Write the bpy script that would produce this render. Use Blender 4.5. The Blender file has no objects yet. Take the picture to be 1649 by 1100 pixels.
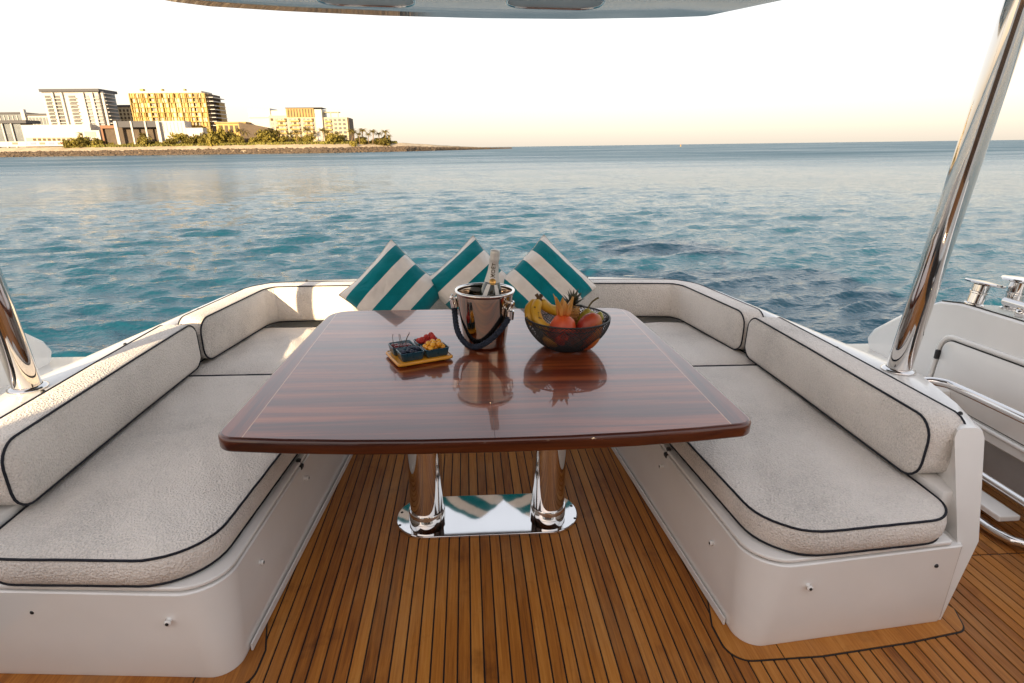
import bpy, bmesh, math, random
import numpy as np
from mathutils import Vector, Matrix, noise
R = math.radians
PI = math.pi
random.seed(7); np.random.seed(7)
SC = bpy.context.scene
C = SC.collection

# ------------------------------------------------------------------ camera
# boat frame: x starboard(right), y aft, z up, deck at z = 0.  The boat heels 1.25 deg
# against the level sea; HEEL turns boat frame into level world frame.
NSEA = Vector((-0.02182, 0.00244, 0.99976)).normalized()
HEEL = NSEA.rotation_difference(Vector((0, 0, 1))).to_matrix().to_4x4()
YAW, PITCH, ROLL = 0.07955, 0.32613, 0.00972
CAMPOS = Vector((-0.069, 0, 1.45))
fw = Vector((math.sin(YAW)*math.cos(PITCH), math.cos(YAW)*math.cos(PITCH), -math.sin(PITCH)))
rt = Vector((math.cos(YAW), -math.sin(YAW), 0)); up = rt.cross(fw)
rt2 = math.cos(ROLL)*rt + math.sin(ROLL)*up; up2 = -math.sin(ROLL)*rt + math.cos(ROLL)*up
cm = Matrix((rt2, up2, -fw)).transposed().to_4x4(); cm.translation = CAMPOS
cm = HEEL @ cm
cd = bpy.data.cameras.new('camera'); cam = bpy.data.objects.new('camera', cd); C.objects.link(cam)
cam.matrix_world = cm
cd.sensor_width = 36; cd.lens = 36*930/1649; cd.clip_start = 0.02; cd.clip_end = 40000
SC.camera = cam

# ------------------------------------------------------------------ light
SUN_EL, SUN_AZ = R(13), R(21)           # the sun stands behind the camera, 21 deg to the left
to_sun = Vector((-math.sin(SUN_AZ)*math.cos(SUN_EL), -math.cos(SUN_AZ)*math.cos(SUN_EL), math.sin(SUN_EL)))
W = bpy.data.worlds.new('World'); SC.world = W; W.use_nodes = True
wn, wl = W.node_tree.nodes, W.node_tree.links
bg = wn['Background']; sky = wn.new('ShaderNodeTexSky'); sky.sky_type = 'NISHITA'; sky.sun_disc = False
sky.sun_elevation = SUN_EL; sky.sun_rotation = PI + SUN_AZ
sky.air_density = 1.05; sky.dust_density = 2.9; sky.ozone_density = 1.0
hs = wn.new('ShaderNodeHueSaturation'); hs.inputs['Saturation'].default_value = 1.55
gm = wn.new('ShaderNodeGamma'); gm.inputs[1].default_value = .23      # thin bright haze evens out the sky's brightness
tn = wn.new('ShaderNodeMix'); tn.data_type = 'RGBA'; tn.blend_type = 'MULTIPLY'; tn.inputs[0].default_value = 1; tn.inputs[7].default_value = (1.11, .99, .945, 1)
wl.new(sky.outputs[0], gm.inputs[0]); wl.new(gm.outputs[0], hs.inputs['Color']); wl.new(hs.outputs[0], tn.inputs[6]); wl.new(tn.outputs[2], bg.inputs[0]); bg.inputs[1].default_value = 0.15
sd = bpy.data.lights.new('sun', 'SUN'); sd.energy = 2.0; sd.angle = R(0.6); sd.color = (1, 0.76, 0.47)
so = bpy.data.objects.new('sun', sd); C.objects.link(so)
so.rotation_euler = (-to_sun).to_track_quat('-Z', 'Y').to_euler()
vs = SC.view_settings; vs.view_transform = 'Standard'; vs.look = 'None'; vs.gamma = 1; vs.use_curve_mapping = False
vs.exposure = 2.66
SC.render.engine = 'CYCLES'

# ------------------------------------------------------------------ helpers
BOAT = []                                # top-level objects that heel with the boat
ORG = {}                                 # world origin of each object
def lin(c): return tuple((v/255/12.92 if v/255 <= .04045 else ((v/255+.055)/1.055)**2.4) for v in c)

def tag(o, label=None, cat=None, group=None, kind=None):
    if label: o['label'] = label
    if cat: o['category'] = cat
    if group: o['group'] = group
    if kind: o['kind'] = kind
    return o

def empty(name, loc, label=None, cat=None, group=None, kind=None, boat=True, rot=(0, 0, 0)):
    o = bpy.data.objects.new(name, None); o.empty_display_size = .05
    C.objects.link(o); o.location = loc; o.rotation_euler = rot
    ORG[o] = Vector(loc)
    tag(o, label, cat, group, kind)
    if boat: BOAT.append(o)
    return o

def obj(name, vf, mat, parent=None, smooth=True, boat=True, local=False, angle=None):
    """one mesh object; vf = (verts, faces) in boat coordinates (or in the parent's own if local)"""
    v, f = vf
    off = Vector((0, 0, 0))
    if parent is not None and not local: off = ORG[parent]
    me = bpy.data.meshes.new(name)
    me.from_pydata([(p[0]-off[0], p[1]-off[1], p[2]-off[2]) for p in v], [], f)
    if smooth:
        me.shade_smooth() if hasattr(me, 'shade_smooth') else [setattr(p, 'use_smooth', True) for p in me.polygons]
        if angle is not None and hasattr(me, 'set_sharp_from_angle'): me.set_sharp_from_angle(angle=R(angle))
    me.materials.append(mat)
    o = bpy.data.objects.new(name, me); C.objects.link(o)
    if parent is not None: o.parent = parent; ORG[o] = ORG.get(parent, Vector((0, 0, 0)))
    else:
        ORG[o] = Vector((0, 0, 0))
        if boat: BOAT.append(o)
    return o

def inst(o, name, parent=None, boat=True):
    c = bpy.data.objects.new(name, o.data); C.objects.link(c)
    if parent is not None: c.parent = parent
    elif boat: BOAT.append(c)
    ORG[c] = ORG.get(parent, Vector((0, 0, 0))) if parent is not None else Vector((0, 0, 0))
    return c

def copy_tree(o, parent=None, boat=True):
    c = o.copy(); C.objects.link(c); c.parent = parent
    ORG[c] = ORG.get(o, Vector((0, 0, 0)))
    if parent is None and boat: BOAT.append(c)
    for ch in list(o.children): copy_tree(ch, c, boat)
    return c

def join(*parts):
    V, F = [], []
    for v, f in parts:
        n = len(V); V += [tuple(p) for p in v]; F += [tuple(i+n for i in q) for q in f]
    return V, F

def xf(vf, M):
    return [tuple(M @ Vector(p)) for p in vf[0]], vf[1]

def box(x0, x1, y0, y1, z0, z1, b=0.0, seg=2):
    if b <= 0:
        v = [(x, y, z) for z in (z0, z1) for y in (y0, y1) for x in (x0, x1)]
        return v, [(0, 2, 3, 1), (4, 5, 7, 6), (0, 1, 5, 4), (2, 6, 7, 3), (0, 4, 6, 2), (1, 3, 7, 5)]
    bm = bmesh.new(); bmesh.ops.create_cube(bm, size=1)
    for q in bm.verts: q.co = Vector(((x0+x1)/2+q.co.x*(x1-x0), (y0+y1)/2+q.co.y*(y1-y0), (z0+z1)/2+q.co.z*(z1-z0)))
    bmesh.ops.bevel(bm, geom=bm.edges[:], offset=b, segments=seg, affect='EDGES', profile=.5)
    return bm_out(bm)

def bm_out(bm):
    bm.verts.index_update()
    v = [tuple(q.co) for q in bm.verts]; f = [tuple(q.index for q in p.verts) for p in bm.faces]
    bm.free(); return v, f

def loft(loops, closed=True, cap=True, wrap=False):
    n = len(loops[0]); V = [tuple(p) for L in loops for p in L]; F = []
    m = len(loops)
    for i in range(m if wrap else m-1):
        a, b = i*n, ((i+1) % m)*n
        for j in range(n if closed else n-1):
            k = (j+1) % n
            F.append((a+j, a+k, b+k, b+j))
    if cap and not wrap:
        F.append(tuple(range(n-1, -1, -1))); F.append(tuple((m-1)*n+j for j in range(n)))
    return V, F

def tube(path, r, n=10, closed=False, cap=True):
    P = [Vector(p) for p in path]; m = len(P); loops = []
    T = []
    for i in range(m):
        if closed: t = P[(i+1) % m]-P[i-1]
        else: t = P[min(i+1, m-1)]-P[max(i-1, 0)]
        T.append(t.normalized())
    a = Vector((0, 0, 1)) if abs(T[0].z) < .9 else Vector((1, 0, 0))
    nrm = (a-T[0]*a.dot(T[0])).normalized()
    for i in range(m):
        nrm = (nrm-T[i]*nrm.dot(T[i])).normalized(); bi = T[i].cross(nrm)
        rr = r[i] if isinstance(r, (list, tuple)) else r
        loops.append([P[i]+rr*(math.cos(2*PI*k/n)*nrm+math.sin(2*PI*k/n)*bi) for k in range(n)])
    return loft(loops, True, cap, closed)

def lathe(prof, n=48, c=(0, 0, 0), cap=True):
    loops = [[(c[0]+r*math.cos(2*PI*k/n), c[1]+r*math.sin(2*PI*k/n), c[2]+z) for k in range(n)] for r, z in prof]
    return loft(loops, True, cap)

def round_poly(pts, rad, seg=8):
    """2D polygon with rounded corners"""
    out = []; n = len(pts)
    for i in range(n):
        p, a, b = Vector(pts[i]), Vector(pts[i-1]), Vector(pts[(i+1) % n])
        r = rad[i] if isinstance(rad, (list, tuple)) else rad
        u, w = (a-p).normalized(), (b-p).normalized()
        ang = math.acos(max(-1, min(1, u.dot(w))))
        if r <= 0 or ang > PI-.02: out.append(tuple(p)); continue
        d = min(r/math.tan(ang/2), .49*(a-p).length, .49*(b-p).length); rr = d*math.tan(ang/2)
        cen = p+(u+w).normalized()*(rr/math.sin(ang/2))
        s, e = p+u*d-cen, p+w*d-cen
        a0 = math.atan2(s.y, s.x); da = (math.atan2(e.y, e.x)-a0+PI) % (2*PI)-PI
        for k in range(seg+1):
            t = a0+da*k/seg; out.append((cen.x+rr*math.cos(t), cen.y+rr*math.sin(t)))
    return out

def resample(pts, step, closed=True):
    P = [Vector(p) for p in pts]; out = []
    m = len(P) if closed else len(P)-1
    for i in range(m):
        a, b = P[i], P[(i+1) % len(P)]; k = max(1, int(math.ceil((b-a).length/step)))
        for j in range(k): out.append(tuple(a.lerp(b, j/k)))
    if not closed: out.append(tuple(P[-1]))
    return out

def catmull(pts, per=6):
    P = [Vector(p) for p in pts]; out = []
    for i in range(len(P)-1):
        p0, p1, p2, p3 = P[max(i-1, 0)], P[i], P[i+1], P[min(i+2, len(P)-1)]
        for k in range(per):
            t = k/per
            out.append(.5*((2*p1)+(-p0+p2)*t+(2*p0-5*p1+4*p2-p3)*t*t+(-p0+3*p1-3*p2+p3)*t**3))
    out.append(P[-1]); return out

def inset(poly, d):
    """offset a CCW or CW closed 2D polygon inward by d along vertex normals"""
    n = len(poly); A = sum(poly[i][0]*poly[(i+1) % n][1]-poly[(i+1) % n][0]*poly[i][1] for i in range(n))
    s = 1 if A > 0 else -1; out = []
    for i in range(n):
        a, b = Vector(poly[i-1]), Vector(poly[(i+1) % n]); t = (b-a).normalized()
        out.append((poly[i][0]-s*t.y*d, poly[i][1]+s*t.x*d))
    return out

def prism(poly, z0, z1, r=0.0, seg=3, rb=None):
    """extruded 2D outline with rounded top and bottom edges"""
    rb = r if rb is None else rb
    L = []
    if rb > 0:
        for k in range(seg):
            a = PI/2*k/seg; L.append([(x, y, z0+rb*(1-math.sin(a))) for x, y in inset(poly, rb*(1-math.cos(a)))][::1])
        L = [[(x, y, z0+rb*(1-math.sin(PI/2*(1-k/seg)))) for x, y in inset(poly, rb*(1-math.cos(PI/2*(1-k/seg))))] for k in range(seg)]
    L.append([(x, y, z0+rb) for x, y in poly])
    L.append([(x, y, z1-r) for x, y in poly])
    if r > 0:
        for k in range(1, seg+1):
            a = PI/2*k/seg
            L.append([(x, y, z1-r*(1-math.sin(a))) for x, y in inset(poly, r*(1-math.cos(a)))])
    return loft(L)

# ------------------------------------------------------------------ materials
def new_mat(name):
    m = bpy.data.materials.new(name); m.use_nodes = True
    n = m.node_tree.nodes; l = m.node_tree.links
    return m, n, l, n['Principled BSDF']
def setp(b, **k):
    nm = dict(rough='Roughness', metal='Metallic', coat='Coat Weight', coatr='Coat Roughness', ior='IOR', sheen='Sheen Weight', sss='Subsurface Weight', spec='Specular IOR Level', trans='Transmission Weight', alpha='Alpha')
    for a, v in k.items(): b.inputs[nm[a]].default_value = v
def ramp(n, stops):
    r = n.new('ShaderNodeValToRGB'); e = r.color_ramp.elements
    while len(e) > 1: e.remove(e[-1])
    e[0].position = stops[0][0]; e[0].color = (*stops[0][1], 1)
    for p, c in stops[1:]:
        q = e.new(p); q.color = (*c, 1)
    return r
def coords(n, l, scale=(1, 1, 1), rot=(0, 0, 0), kind='Object'):
    t = n.new('ShaderNodeTexCoord'); m = n.new('ShaderNodeMapping')
    m.inputs['Scale'].default_value = scale; m.inputs['Rotation'].default_value = rot
    l.new(t.outputs[kind], m.inputs['Vector']); return m.outputs[0]
def noise_n(n, l, vec, scale, detail=3, rough=.55, dist=0):
    t = n.new('ShaderNodeTexNoise'); t.inputs['Scale'].default_value = scale; t.inputs['Detail'].default_value = detail
    t.inputs['Roughness'].default_value = rough; t.inputs['Distortion'].default_value = dist
    l.new(vec, t.inputs['Vector']); return t.outputs[0]
def bump_n(n, l, h, strength, dist, b, prev=None):
    t = n.new('ShaderNodeBump'); t.inputs['Strength'].default_value = strength; t.inputs['Distance'].default_value = dist
    l.new(h, t.inputs['Height'])
    if prev is not None: l.new(prev, t.inputs['Normal'])
    if b is not None: l.new(t.outputs[0], b.inputs['Normal'])
    return t.outputs[0]

def plain(name, col, rough=.5, metal=0, var=.12, vscale=3.0, bump=0, bscale=80, bdist=.002, **k):
    """solid colour with mottled value variation, uneven gloss and optional fine relief"""
    m, n, l, b = new_mat(name)
    vec = coords(n, l)
    f = noise_n(n, l, vec, vscale, 4)
    lo = tuple(c*(1-var) for c in col); hi = tuple(min(1, c*(1+var)) for c in col)
    r = ramp(n, [(.3, lo), (.7, hi)]); l.new(f, r.inputs[0]); l.new(r.outputs[0], b.inputs['Base Color'])
    setp(b, rough=rough, metal=metal, **k)
    mr = n.new('ShaderNodeMapRange'); mr.inputs['To Min'].default_value = rough*.8; mr.inputs['To Max'].default_value = min(1, rough*1.25)
    l.new(noise_n(n, l, vec, vscale*4, 3), mr.inputs[0]); l.new(mr.outputs[0], b.inputs['Roughness'])
    if bump: bump_n(n, l, noise_n(n, l, vec, bscale, 3), bump, bdist, b)
    return m

M = {}
# gelcoat with faint grime
M['gel'] = plain('white_gelcoat', (.87, .855, .82), .16, var=.045, vscale=2.6, coat=.5, coatr=.08)
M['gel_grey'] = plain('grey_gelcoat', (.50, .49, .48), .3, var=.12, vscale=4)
M['steel'] = plain('polished_steel', (.74, .72, .70), .045, 1, var=.03, vscale=6)
M['steel_b'] = plain('brushed_steel', (.60, .57, .54), .2, 1, var=.05, vscale=12)
M['pipe'] = plain('navy_piping', (.008, .010, .018), .8, bump=.6, bscale=500)
M['black'] = plain('black_plastic', (.012, .012, .013), .4)
M['dark'] = plain('dark_gap', (.02, .02, .02), .8)
M['caulk'] = plain('black_caulk', (.010, .009, .009), .6)

def fabric(name, col):
    m, n, l, b = new_mat(name); vec = coords(n, l)
    a = noise_n(n, l, vec, 2.2, 4); c = noise_n(n, l, vec, 180, 2, .6)
    mx = n.new('ShaderNodeMath'); mx.operation = 'MULTIPLY_ADD'; mx.inputs[1].default_value = .55; l.new(a, mx.inputs[0])
    sc = n.new('ShaderNodeMath'); sc.operation = 'MULTIPLY'; sc.inputs[1].default_value = .45; l.new(c, sc.inputs[0]); l.new(sc.outputs[0], mx.inputs[2])
    r = ramp(n, [(.3, tuple(x*.60 for x in col)), (.5, col), (.7, tuple(min(1, x*1.16) for x in col))])
    l.new(mx.outputs[0], r.inputs[0]); l.new(r.outputs[0], b.inputs['Base Color'])
    setp(b, rough=.95, sheen=.25, spec=.1)
    v = n.new('ShaderNodeTexVoronoi'); v.inputs['Scale'].default_value = 150; l.new(vec, v.inputs['Vector'])
    p = bump_n(n, l, v.outputs['Distance'], .6, .006, None)
    p = bump_n(n, l, c, .7, .004, None, p)
    bump_n(n, l, noise_n(n, l, vec, 9, 3), .35, .012, b, p)
    return m
M['terry'] = fabric('terry_cloth', (.79, .73, .665))

def teak():
    m, n, l, b = new_mat('teak'); vec = coords(n, l, (1, 1, 1)); oi = n.new('ShaderNodeObjectInfo')
    add = n.new('ShaderNodeVectorMath'); add.operation = 'MULTIPLY_ADD'
    cmb = n.new('ShaderNodeCombineXYZ'); 
    for i in range(3): l.new(oi.outputs['Random'], cmb.inputs[i])
    add.inputs[1].default_value = (37, 53, 11); l.new(cmb.outputs[0], add.inputs[0]); l.new(vec, add.inputs[2])
    mp = n.new('ShaderNodeMapping'); mp.inputs['Scale'].default_value = (90, 3.2, 20); l.new(add.outputs[0], mp.inputs[0])
    g = noise_n(n, l, mp.outputs[0], 1.6, 6, .65, .6)
    mp2 = n.new('ShaderNodeMapping'); mp2.inputs['Scale'].default_value = (10, 1.6, 3); l.new(add.outputs[0], mp2.inputs[0])
    g2 = noise_n(n, l, mp2.outputs[0], 1.0, 3)
    ma = n.new('ShaderNodeMath'); ma.operation = 'MULTIPLY_ADD'; ma.inputs[1].default_value = .55
    mb = n.new('ShaderNodeMath'); mb.operation = 'MULTIPLY_ADD'; mb.inputs[1].default_value = .3
    mc = n.new('ShaderNodeMath'); mc.operation = 'MULTIPLY'; mc.inputs[1].default_value = .2
    l.new(g, ma.inputs[0]); l.new(mb.outputs[0], ma.inputs[2]); l.new(g2, mb.inputs[0]); l.new(mc.outputs[0], mb.inputs[2]); l.new(oi.outputs['Random'], mc.inputs[0])
    r = ramp(n, [(.30, (.15, .042, .006)), (.46, (.33, .108, .013)), (.58, (.46, .168, .024)), (.75, (.58, .25, .052))])
    l.new(ma.outputs[0], r.inputs[0])
    st = noise_n(n, l, vec, 6.5, 5, .6); sr = ramp(n, [(.28, (.55, .5, .45)), (.42, (1, 1, 1))]); l.new(st, sr.inputs[0])
    mu = n.new('ShaderNodeMix'); mu.data_type = 'RGBA'; mu.blend_type = 'MULTIPLY'; mu.inputs[0].default_value = .8
    l.new(r.outputs[0], mu.inputs[6]); l.new(sr.outputs[0], mu.inputs[7])
    wv = noise_n(n, l, coords(n, l, (1.6, .7, 1)), 2.3, 5, .6); wr_ = ramp(n, [(.48, (0, 0, 0)), (.68, (.32, .32, .32))]); l.new(wv, wr_.inputs[0])
    wm = n.new('ShaderNodeMix'); wm.data_type = 'RGBA'; l.new(wr_.outputs[0], wm.inputs[0]); l.new(mu.outputs[2], wm.inputs[6]); wm.inputs[7].default_value = (.48, .27, .11, 1)   # salt-bleached wear
    l.new(wm.outputs[2], b.inputs['Base Color'])
    setp(b, rough=.48, spec=.4)
    bump_n(n, l, g, .35, .0015, b)
    return m
M['teak'] = teak()

def rosewood(name, axis, dark=1.0):
    m, n, l, b = new_mat(name)
    sc = (1.1, 30, 30) if axis == 'x' else (30, 1.1, 30)
    vec = coords(n, l, sc)
    g = noise_n(n, l, vec, 1.0, 8, .62, .35)
    sc2 = (.5, 9, 9) if axis == 'x' else (9, .5, 9)
    g2 = noise_n(n, l, coords(n, l, sc2), 1.0, 3, .5, .3)
    ma = n.new('ShaderNodeMath'); ma.operation = 'MULTIPLY_ADD'; ma.inputs[1].default_value = .55; l.new(g, ma.inputs[0])
    mb = n.new('ShaderNodeMath'); mb.operation = 'MULTIPLY'; mb.inputs[1].default_value = .45; l.new(g2, mb.inputs[0]); l.new(mb.outputs[0], ma.inputs[2])
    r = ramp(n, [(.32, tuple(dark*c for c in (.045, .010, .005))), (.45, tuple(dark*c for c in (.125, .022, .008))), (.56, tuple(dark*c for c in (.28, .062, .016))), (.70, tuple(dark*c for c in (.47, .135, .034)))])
    l.new(ma.outputs[0], r.inputs[0]); l.new(r.outputs[0], b.inputs['Base Color'])
    setp(b, rough=.3, coat=1.0, coatr=.012, spec=.3)
    b.inputs['Coat IOR'].default_value = 1.43
    vw = coords(n, l)
    bump = n.new('ShaderNodeBump'); bump.inputs['Strength'].default_value = .02; bump.inputs['Distance'].default_value = .004
    l.new(noise_n(n, l, vw, 14, 2), bump.inputs['Height']); l.new(bump.outputs[0], b.inputs['Coat Normal'])
    return m
M['rose_x'] = rosewood('rosewood_across', 'x'); M['rose_y'] = rosewood('rosewood_along', 'y')
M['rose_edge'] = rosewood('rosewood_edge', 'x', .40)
M['inlay'] = plain('maple_inlay', (.45, .20, .09), .3, coat=1, coatr=.02)

# ------------------------------------------------------------------ sea
SEA = -1.2
def build_sea():
    r1 = np.geomspace(2.2, 40, 340); r2 = np.arange(40.45, 300, .52); r3 = np.geomspace(300.6, 26000, 110)
    radii = [0.0]+list(np.concatenate([r1, r2, r3]))
    front = np.linspace(R(-72), R(72), 820); rest = np.linspace(R(72), R(288), 90)[1:-1]
    ang = np.concatenate([front, rest]); na = len(ang)
    rr = np.array(radii[1:]); Rg, Ag = np.meshgrid(rr, ang, indexing='ij')
    X = Rg*np.sin(Ag); Y = Rg*np.cos(Ag)
    Z = np.zeros_like(X); DX = np.zeros_like(X); DY = np.zeros_like(X)
    sp = np.maximum(np.gradient(rr)[:, None]*np.ones_like(Rg), Rg*np.where(np.abs(((Ag+PI) % (2*PI))-PI) < R(72.1), R(144)/820, R(216)/90))
    rng = np.random.RandomState(3)
    N = 110
    for i in range(N):
        lam = .24*(2.1/.24)**((i+rng.rand())/N)
        th = R(12)+rng.normal(0, R(27)); k = 2*PI/lam
        slope = .037*(1.0 if lam < .9 else (.9/lam)**1.2)
        a = slope/k; ph = rng.rand()*2*PI
        w = np.clip((lam/sp-2.2)/2.0, 0, 1)
        arg = k*(X*math.sin(th)-Y*math.cos(th))+ph
        s = np.sin(arg); c = np.cos(arg)
        # slow grouping so that patches of calm and ruffled water alternate
        Z += w*a*s
        DX += w*a*c*.75*math.sin(th); DY -= w*a*c*.75*math.cos(th)
    grp = 1+.15*np.sin(X*.11+Y*.05+1)*np.sin(Y*.07-X*.03)
    Z *= grp
    V = np.stack([X+DX, Y+DY, Z+SEA], -1).reshape(-1, 3)
    V = np.vstack([[0, 0, SEA], V])
    nr = len(rr)
    i, j = np.meshgrid(np.arange(nr-1), np.arange(na), indexing='ij'); j2 = (j+1) % na
    q = np.stack([1+i*na+j, 1+i*na+j2, 1+(i+1)*na+j2, 1+(i+1)*na+j], -1).reshape(-1, 4)[:, ::-1]
    jj = np.arange(na); tri = np.stack([np.zeros(na, int), 1+(jj+1) % na, 1+jj], -1)
    me = bpy.data.meshes.new('sea'); nl = q.size+tri.size
    me.vertices.add(len(V)); me.vertices.foreach_set('co', V.astype(np.float32).ravel())
    me.loops.add(nl); me.loops.foreach_set('vertex_index', np.concatenate([q.ravel(), tri.ravel()]).astype(np.int32))
    st = np.concatenate([np.arange(len(q))*4, q.size+np.arange(len(tri))*3]).astype(np.int32)
    me.polygons.add(len(st)); me.polygons.foreach_set('loop_start', st)
    me.polygons.foreach_set('use_smooth', np.ones(len(st), bool))
    me.update(calc_edges=True); me.validate()
    m, n, l, b = new_mat('sea_water')
    b.inputs['Base Color'].default_value = (.005, .060, .092, 1)
    setp(b, rough=.05, ior=1.333); b.inputs['Specular Tint'].default_value = (.66, .90, 1, 1)
    geo = n.new('ShaderNodeNewGeometry'); ln = n.new('ShaderNodeVectorMath'); ln.operation = 'LENGTH'; l.new(geo.outputs['Position'], ln.inputs[0])
    rmap = n.new('ShaderNodeMapRange'); rmap.inputs['From Min'].default_value = 14; rmap.inputs['From Max'].default_value = 170; rmap.inputs['To Min'].default_value = .05; rmap.inputs['To Max'].default_value = .42
    wn_ = noise_n(n, l, coords(n, l, (.012, .06, 1), (0, 0, R(-8))), 1.0, 4, .6)          # wind streaks: ruffled and calmer bands
    ws = n.new('ShaderNodeMapRange'); ws.inputs['From Min'].default_value = .35; ws.inputs['From Max'].default_value = .65; ws.inputs['To Min'].default_value = .65; ws.inputs['To Max'].default_value = 1.25; l.new(wn_, ws.inputs[0])
    rm2 = n.new('ShaderNodeMath'); rm2.operation = 'MULTIPLY'; l.new(rmap.outputs[0], rm2.inputs[0]); l.new(ws.outputs[0], rm2.inputs[1])
    l.new(ln.outputs['Value'], rmap.inputs[0]); l.new(rm2.outputs[0], b.inputs['Roughness'])   # wavelets too small for the mesh far out
    vec = coords(n, l, (1, 1.6, 1), (0, 0, R(-12)))
    nb = bump_n(n, l, noise_n(n, l, vec, 5, 4, .55), .8, .05, None)
    tot = nb
    for sc_, k_ in ((1.2, .34), (3.6, .50), (10, .40)):       # ripple slopes, the same at any distance
        t = n.new('ShaderNodeTexNoise'); t.inputs['Scale'].default_value = sc_; t.inputs['Detail'].default_value = 2; l.new(vec, t.inputs['Vector'])
        a = n.new('ShaderNodeVectorMath'); a.operation = 'SUBTRACT'; a.inputs[1].default_value = (.5, .5, .5); l.new(t.outputs['Color'], a.inputs[0])
        m2 = n.new('ShaderNodeVectorMath'); m2.operation = 'MULTIPLY_ADD'; m2.inputs[1].default_value = (k_*.7, k_, 0); l.new(a.outputs[0], m2.inputs[0]); l.new(tot, m2.inputs[2]); tot = m2.outputs[0]
    nn = n.new('ShaderNodeVectorMath'); nn.operation = 'NORMALIZE'; l.new(tot, nn.inputs[0]); l.new(nn.outputs[0], b.inputs['Normal'])
    me.materials.append(m)
    o = bpy.data.objects.new('sea', me); C.objects.link(o); tag(o, 'rippled teal sea reaching to the horizon', kind='structure')
build_sea()

# ------------------------------------------------------------------ island (level world frame)
cp = cm.translation; c3 = cm.to_3x3()
def at(px, py, Y):
    """point at distance Y aft seen in the direction of a photo pixel"""
    d = c3 @ Vector(((px-824.5)/930, (550-py)/930, -1)); t = (Y-cp.y)/d.y
    return cp+d*t
def hor(px): return 247-.0133*px
LAND = 6.0
MI = {}
MI['sand'] = plain('sand', (0.429, 0.340, 0.222), .9, var=.2, vscale=.15)
MI['grass'] = plain('dry_grass', (0.163, 0.148, 0.026), .95, var=.5, vscale=.2, bump=1, bscale=2, bdist=.4)
MI['rock'] = plain('rock', (0.085, 0.059, 0.037), .95, var=.5, vscale=.5, bump=1, bscale=1.5, bdist=.3)
MI['white'] = plain('white_render', (0.444, 0.422, 0.392), .8, var=.04, vscale=.1)
MI['cream'] = plain('cream_render', (0.444, 0.385, 0.252), .8, var=.06, vscale=.1)
MI['gold'] = plain('gold_panel', (0.385, 0.252, 0.044), .55, var=.25, vscale=.12)
MI['gold2'] = plain('ochre_panel', (0.252, 0.148, 0.022), .55, var=.25, vscale=.12)
MI['pale'] = plain('pale_gold_panel', (0.518, 0.422, 0.200), .5, var=.12, vscale=.12)
MI['glass'] = plain('dark_glass', (0.026, 0.028, 0.031), .25, var=.3, vscale=.2)
MI['glassb'] = plain('blue_glass', (0.052, 0.067, 0.081), .35, var=.3, vscale=.2)
MI['roof'] = plain('dark_roof', (0.052, 0.052, 0.059), .7)
MI['brown'] = plain('brown_cladding', (0.063, 0.041, 0.022), .7, var=.2, vscale=.2)
MI['rust'] = plain('rust_cladding', (0.178, 0.081, 0.037), .7, var=.2)
MI['trunk'] = plain('palm_trunk', (0.178, 0.118, 0.059), .9, var=.3, vscale=2)

def leafmat(name, col, var=.45):
    m, n, l, b = new_mat(name); oi = n.new('ShaderNodeObjectInfo')
    vec = coords(n, l); f = noise_n(n, l, vec, 1.2, 3)
    ma = n.new('ShaderNodeMath'); ma.operation = 'MULTIPLY_ADD'; ma.inputs[1].default_value = .6
    mb = n.new('ShaderNodeMath'); mb.operation = 'MULTIPLY'; mb.inputs[1].default_value = .4
    l.new(f, ma.inputs[0]); l.new(oi.outputs['Random'], mb.inputs[0]); l.new(mb.outputs[0], ma.inputs[2])
    r = ramp(n, [(.25, tuple(c*(1-var) for c in col)), (.75, tuple(c*(1+var) for c in col))]); l.new(ma.outputs[0], r.inputs[0])
    l.new(r.outputs[0], b.inputs['Base Color']); setp(b, rough=.75, spec=.25)
    return m
MI['leaf'] = leafmat('leaf', (.14, .115, .020)); MI['palm'] = leafmat('palm_leaf', (.12, .095, .022))

shore = [(-420, 560), (0, 492), (110, 488), (260, 475), (400, 462), (520, 455), (653, 500), (700, 560), (740, 640), (790, 760), (822, 880)]
SP = [at(px, hor(px)-.0, Y) for px, Y in shore]
def shore_at(px):
    for (a, ya), (b, yb) in zip(shore, shore[1:]):
        if a <= px <= b: return ya+(yb-ya)*(px-a)/(b-a)
    return shore[-1][1]
# terrain: rows from the waterline inland
def terrain():
    cols = []
    pxs = list(range(-420, 640, 20))+list(range(640, 826, 8))
    for px in pxs:
        Y = shore_at(px); k = 1.0 if px < 640 else max(.10, 1-(px-640)/150*.75) if px < 815 else .06
        row = []
        for dy, z in ((-3, SEA-1.2), (0, SEA), (5, SEA+2.4), (9, SEA+3.6), (16, SEA+4.6), (26, SEA+7.0), (70, SEA+7.2), (330, SEA+7.4)):
            if px > 640: dy = min(dy, 9+(822-px)*.15) if dy > 9 else dy; 
            zz = SEA+(z-SEA)*(k if z > SEA else 1) + (random.uniform(-.15, .15) if 0 < dy < 300 else 0)
            p = at(px, hor(px), Y+dy); row.append((p.x, p.y, zz))
        cols.append(row)
    n = len(cols[0]); V = [p for r in cols for p in r]; F = []
    for i in range(len(cols)-1):
        for j in range(n-1): F.append((i*n+j, (i+1)*n+j, (i+1)*n+j+1, i*n+j+1))
    return V, F
isl = obj('island', terrain(), MI['sand'], boat=False); tag(isl, 'low sandy island with buildings beyond the water', kind='structure')
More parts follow.
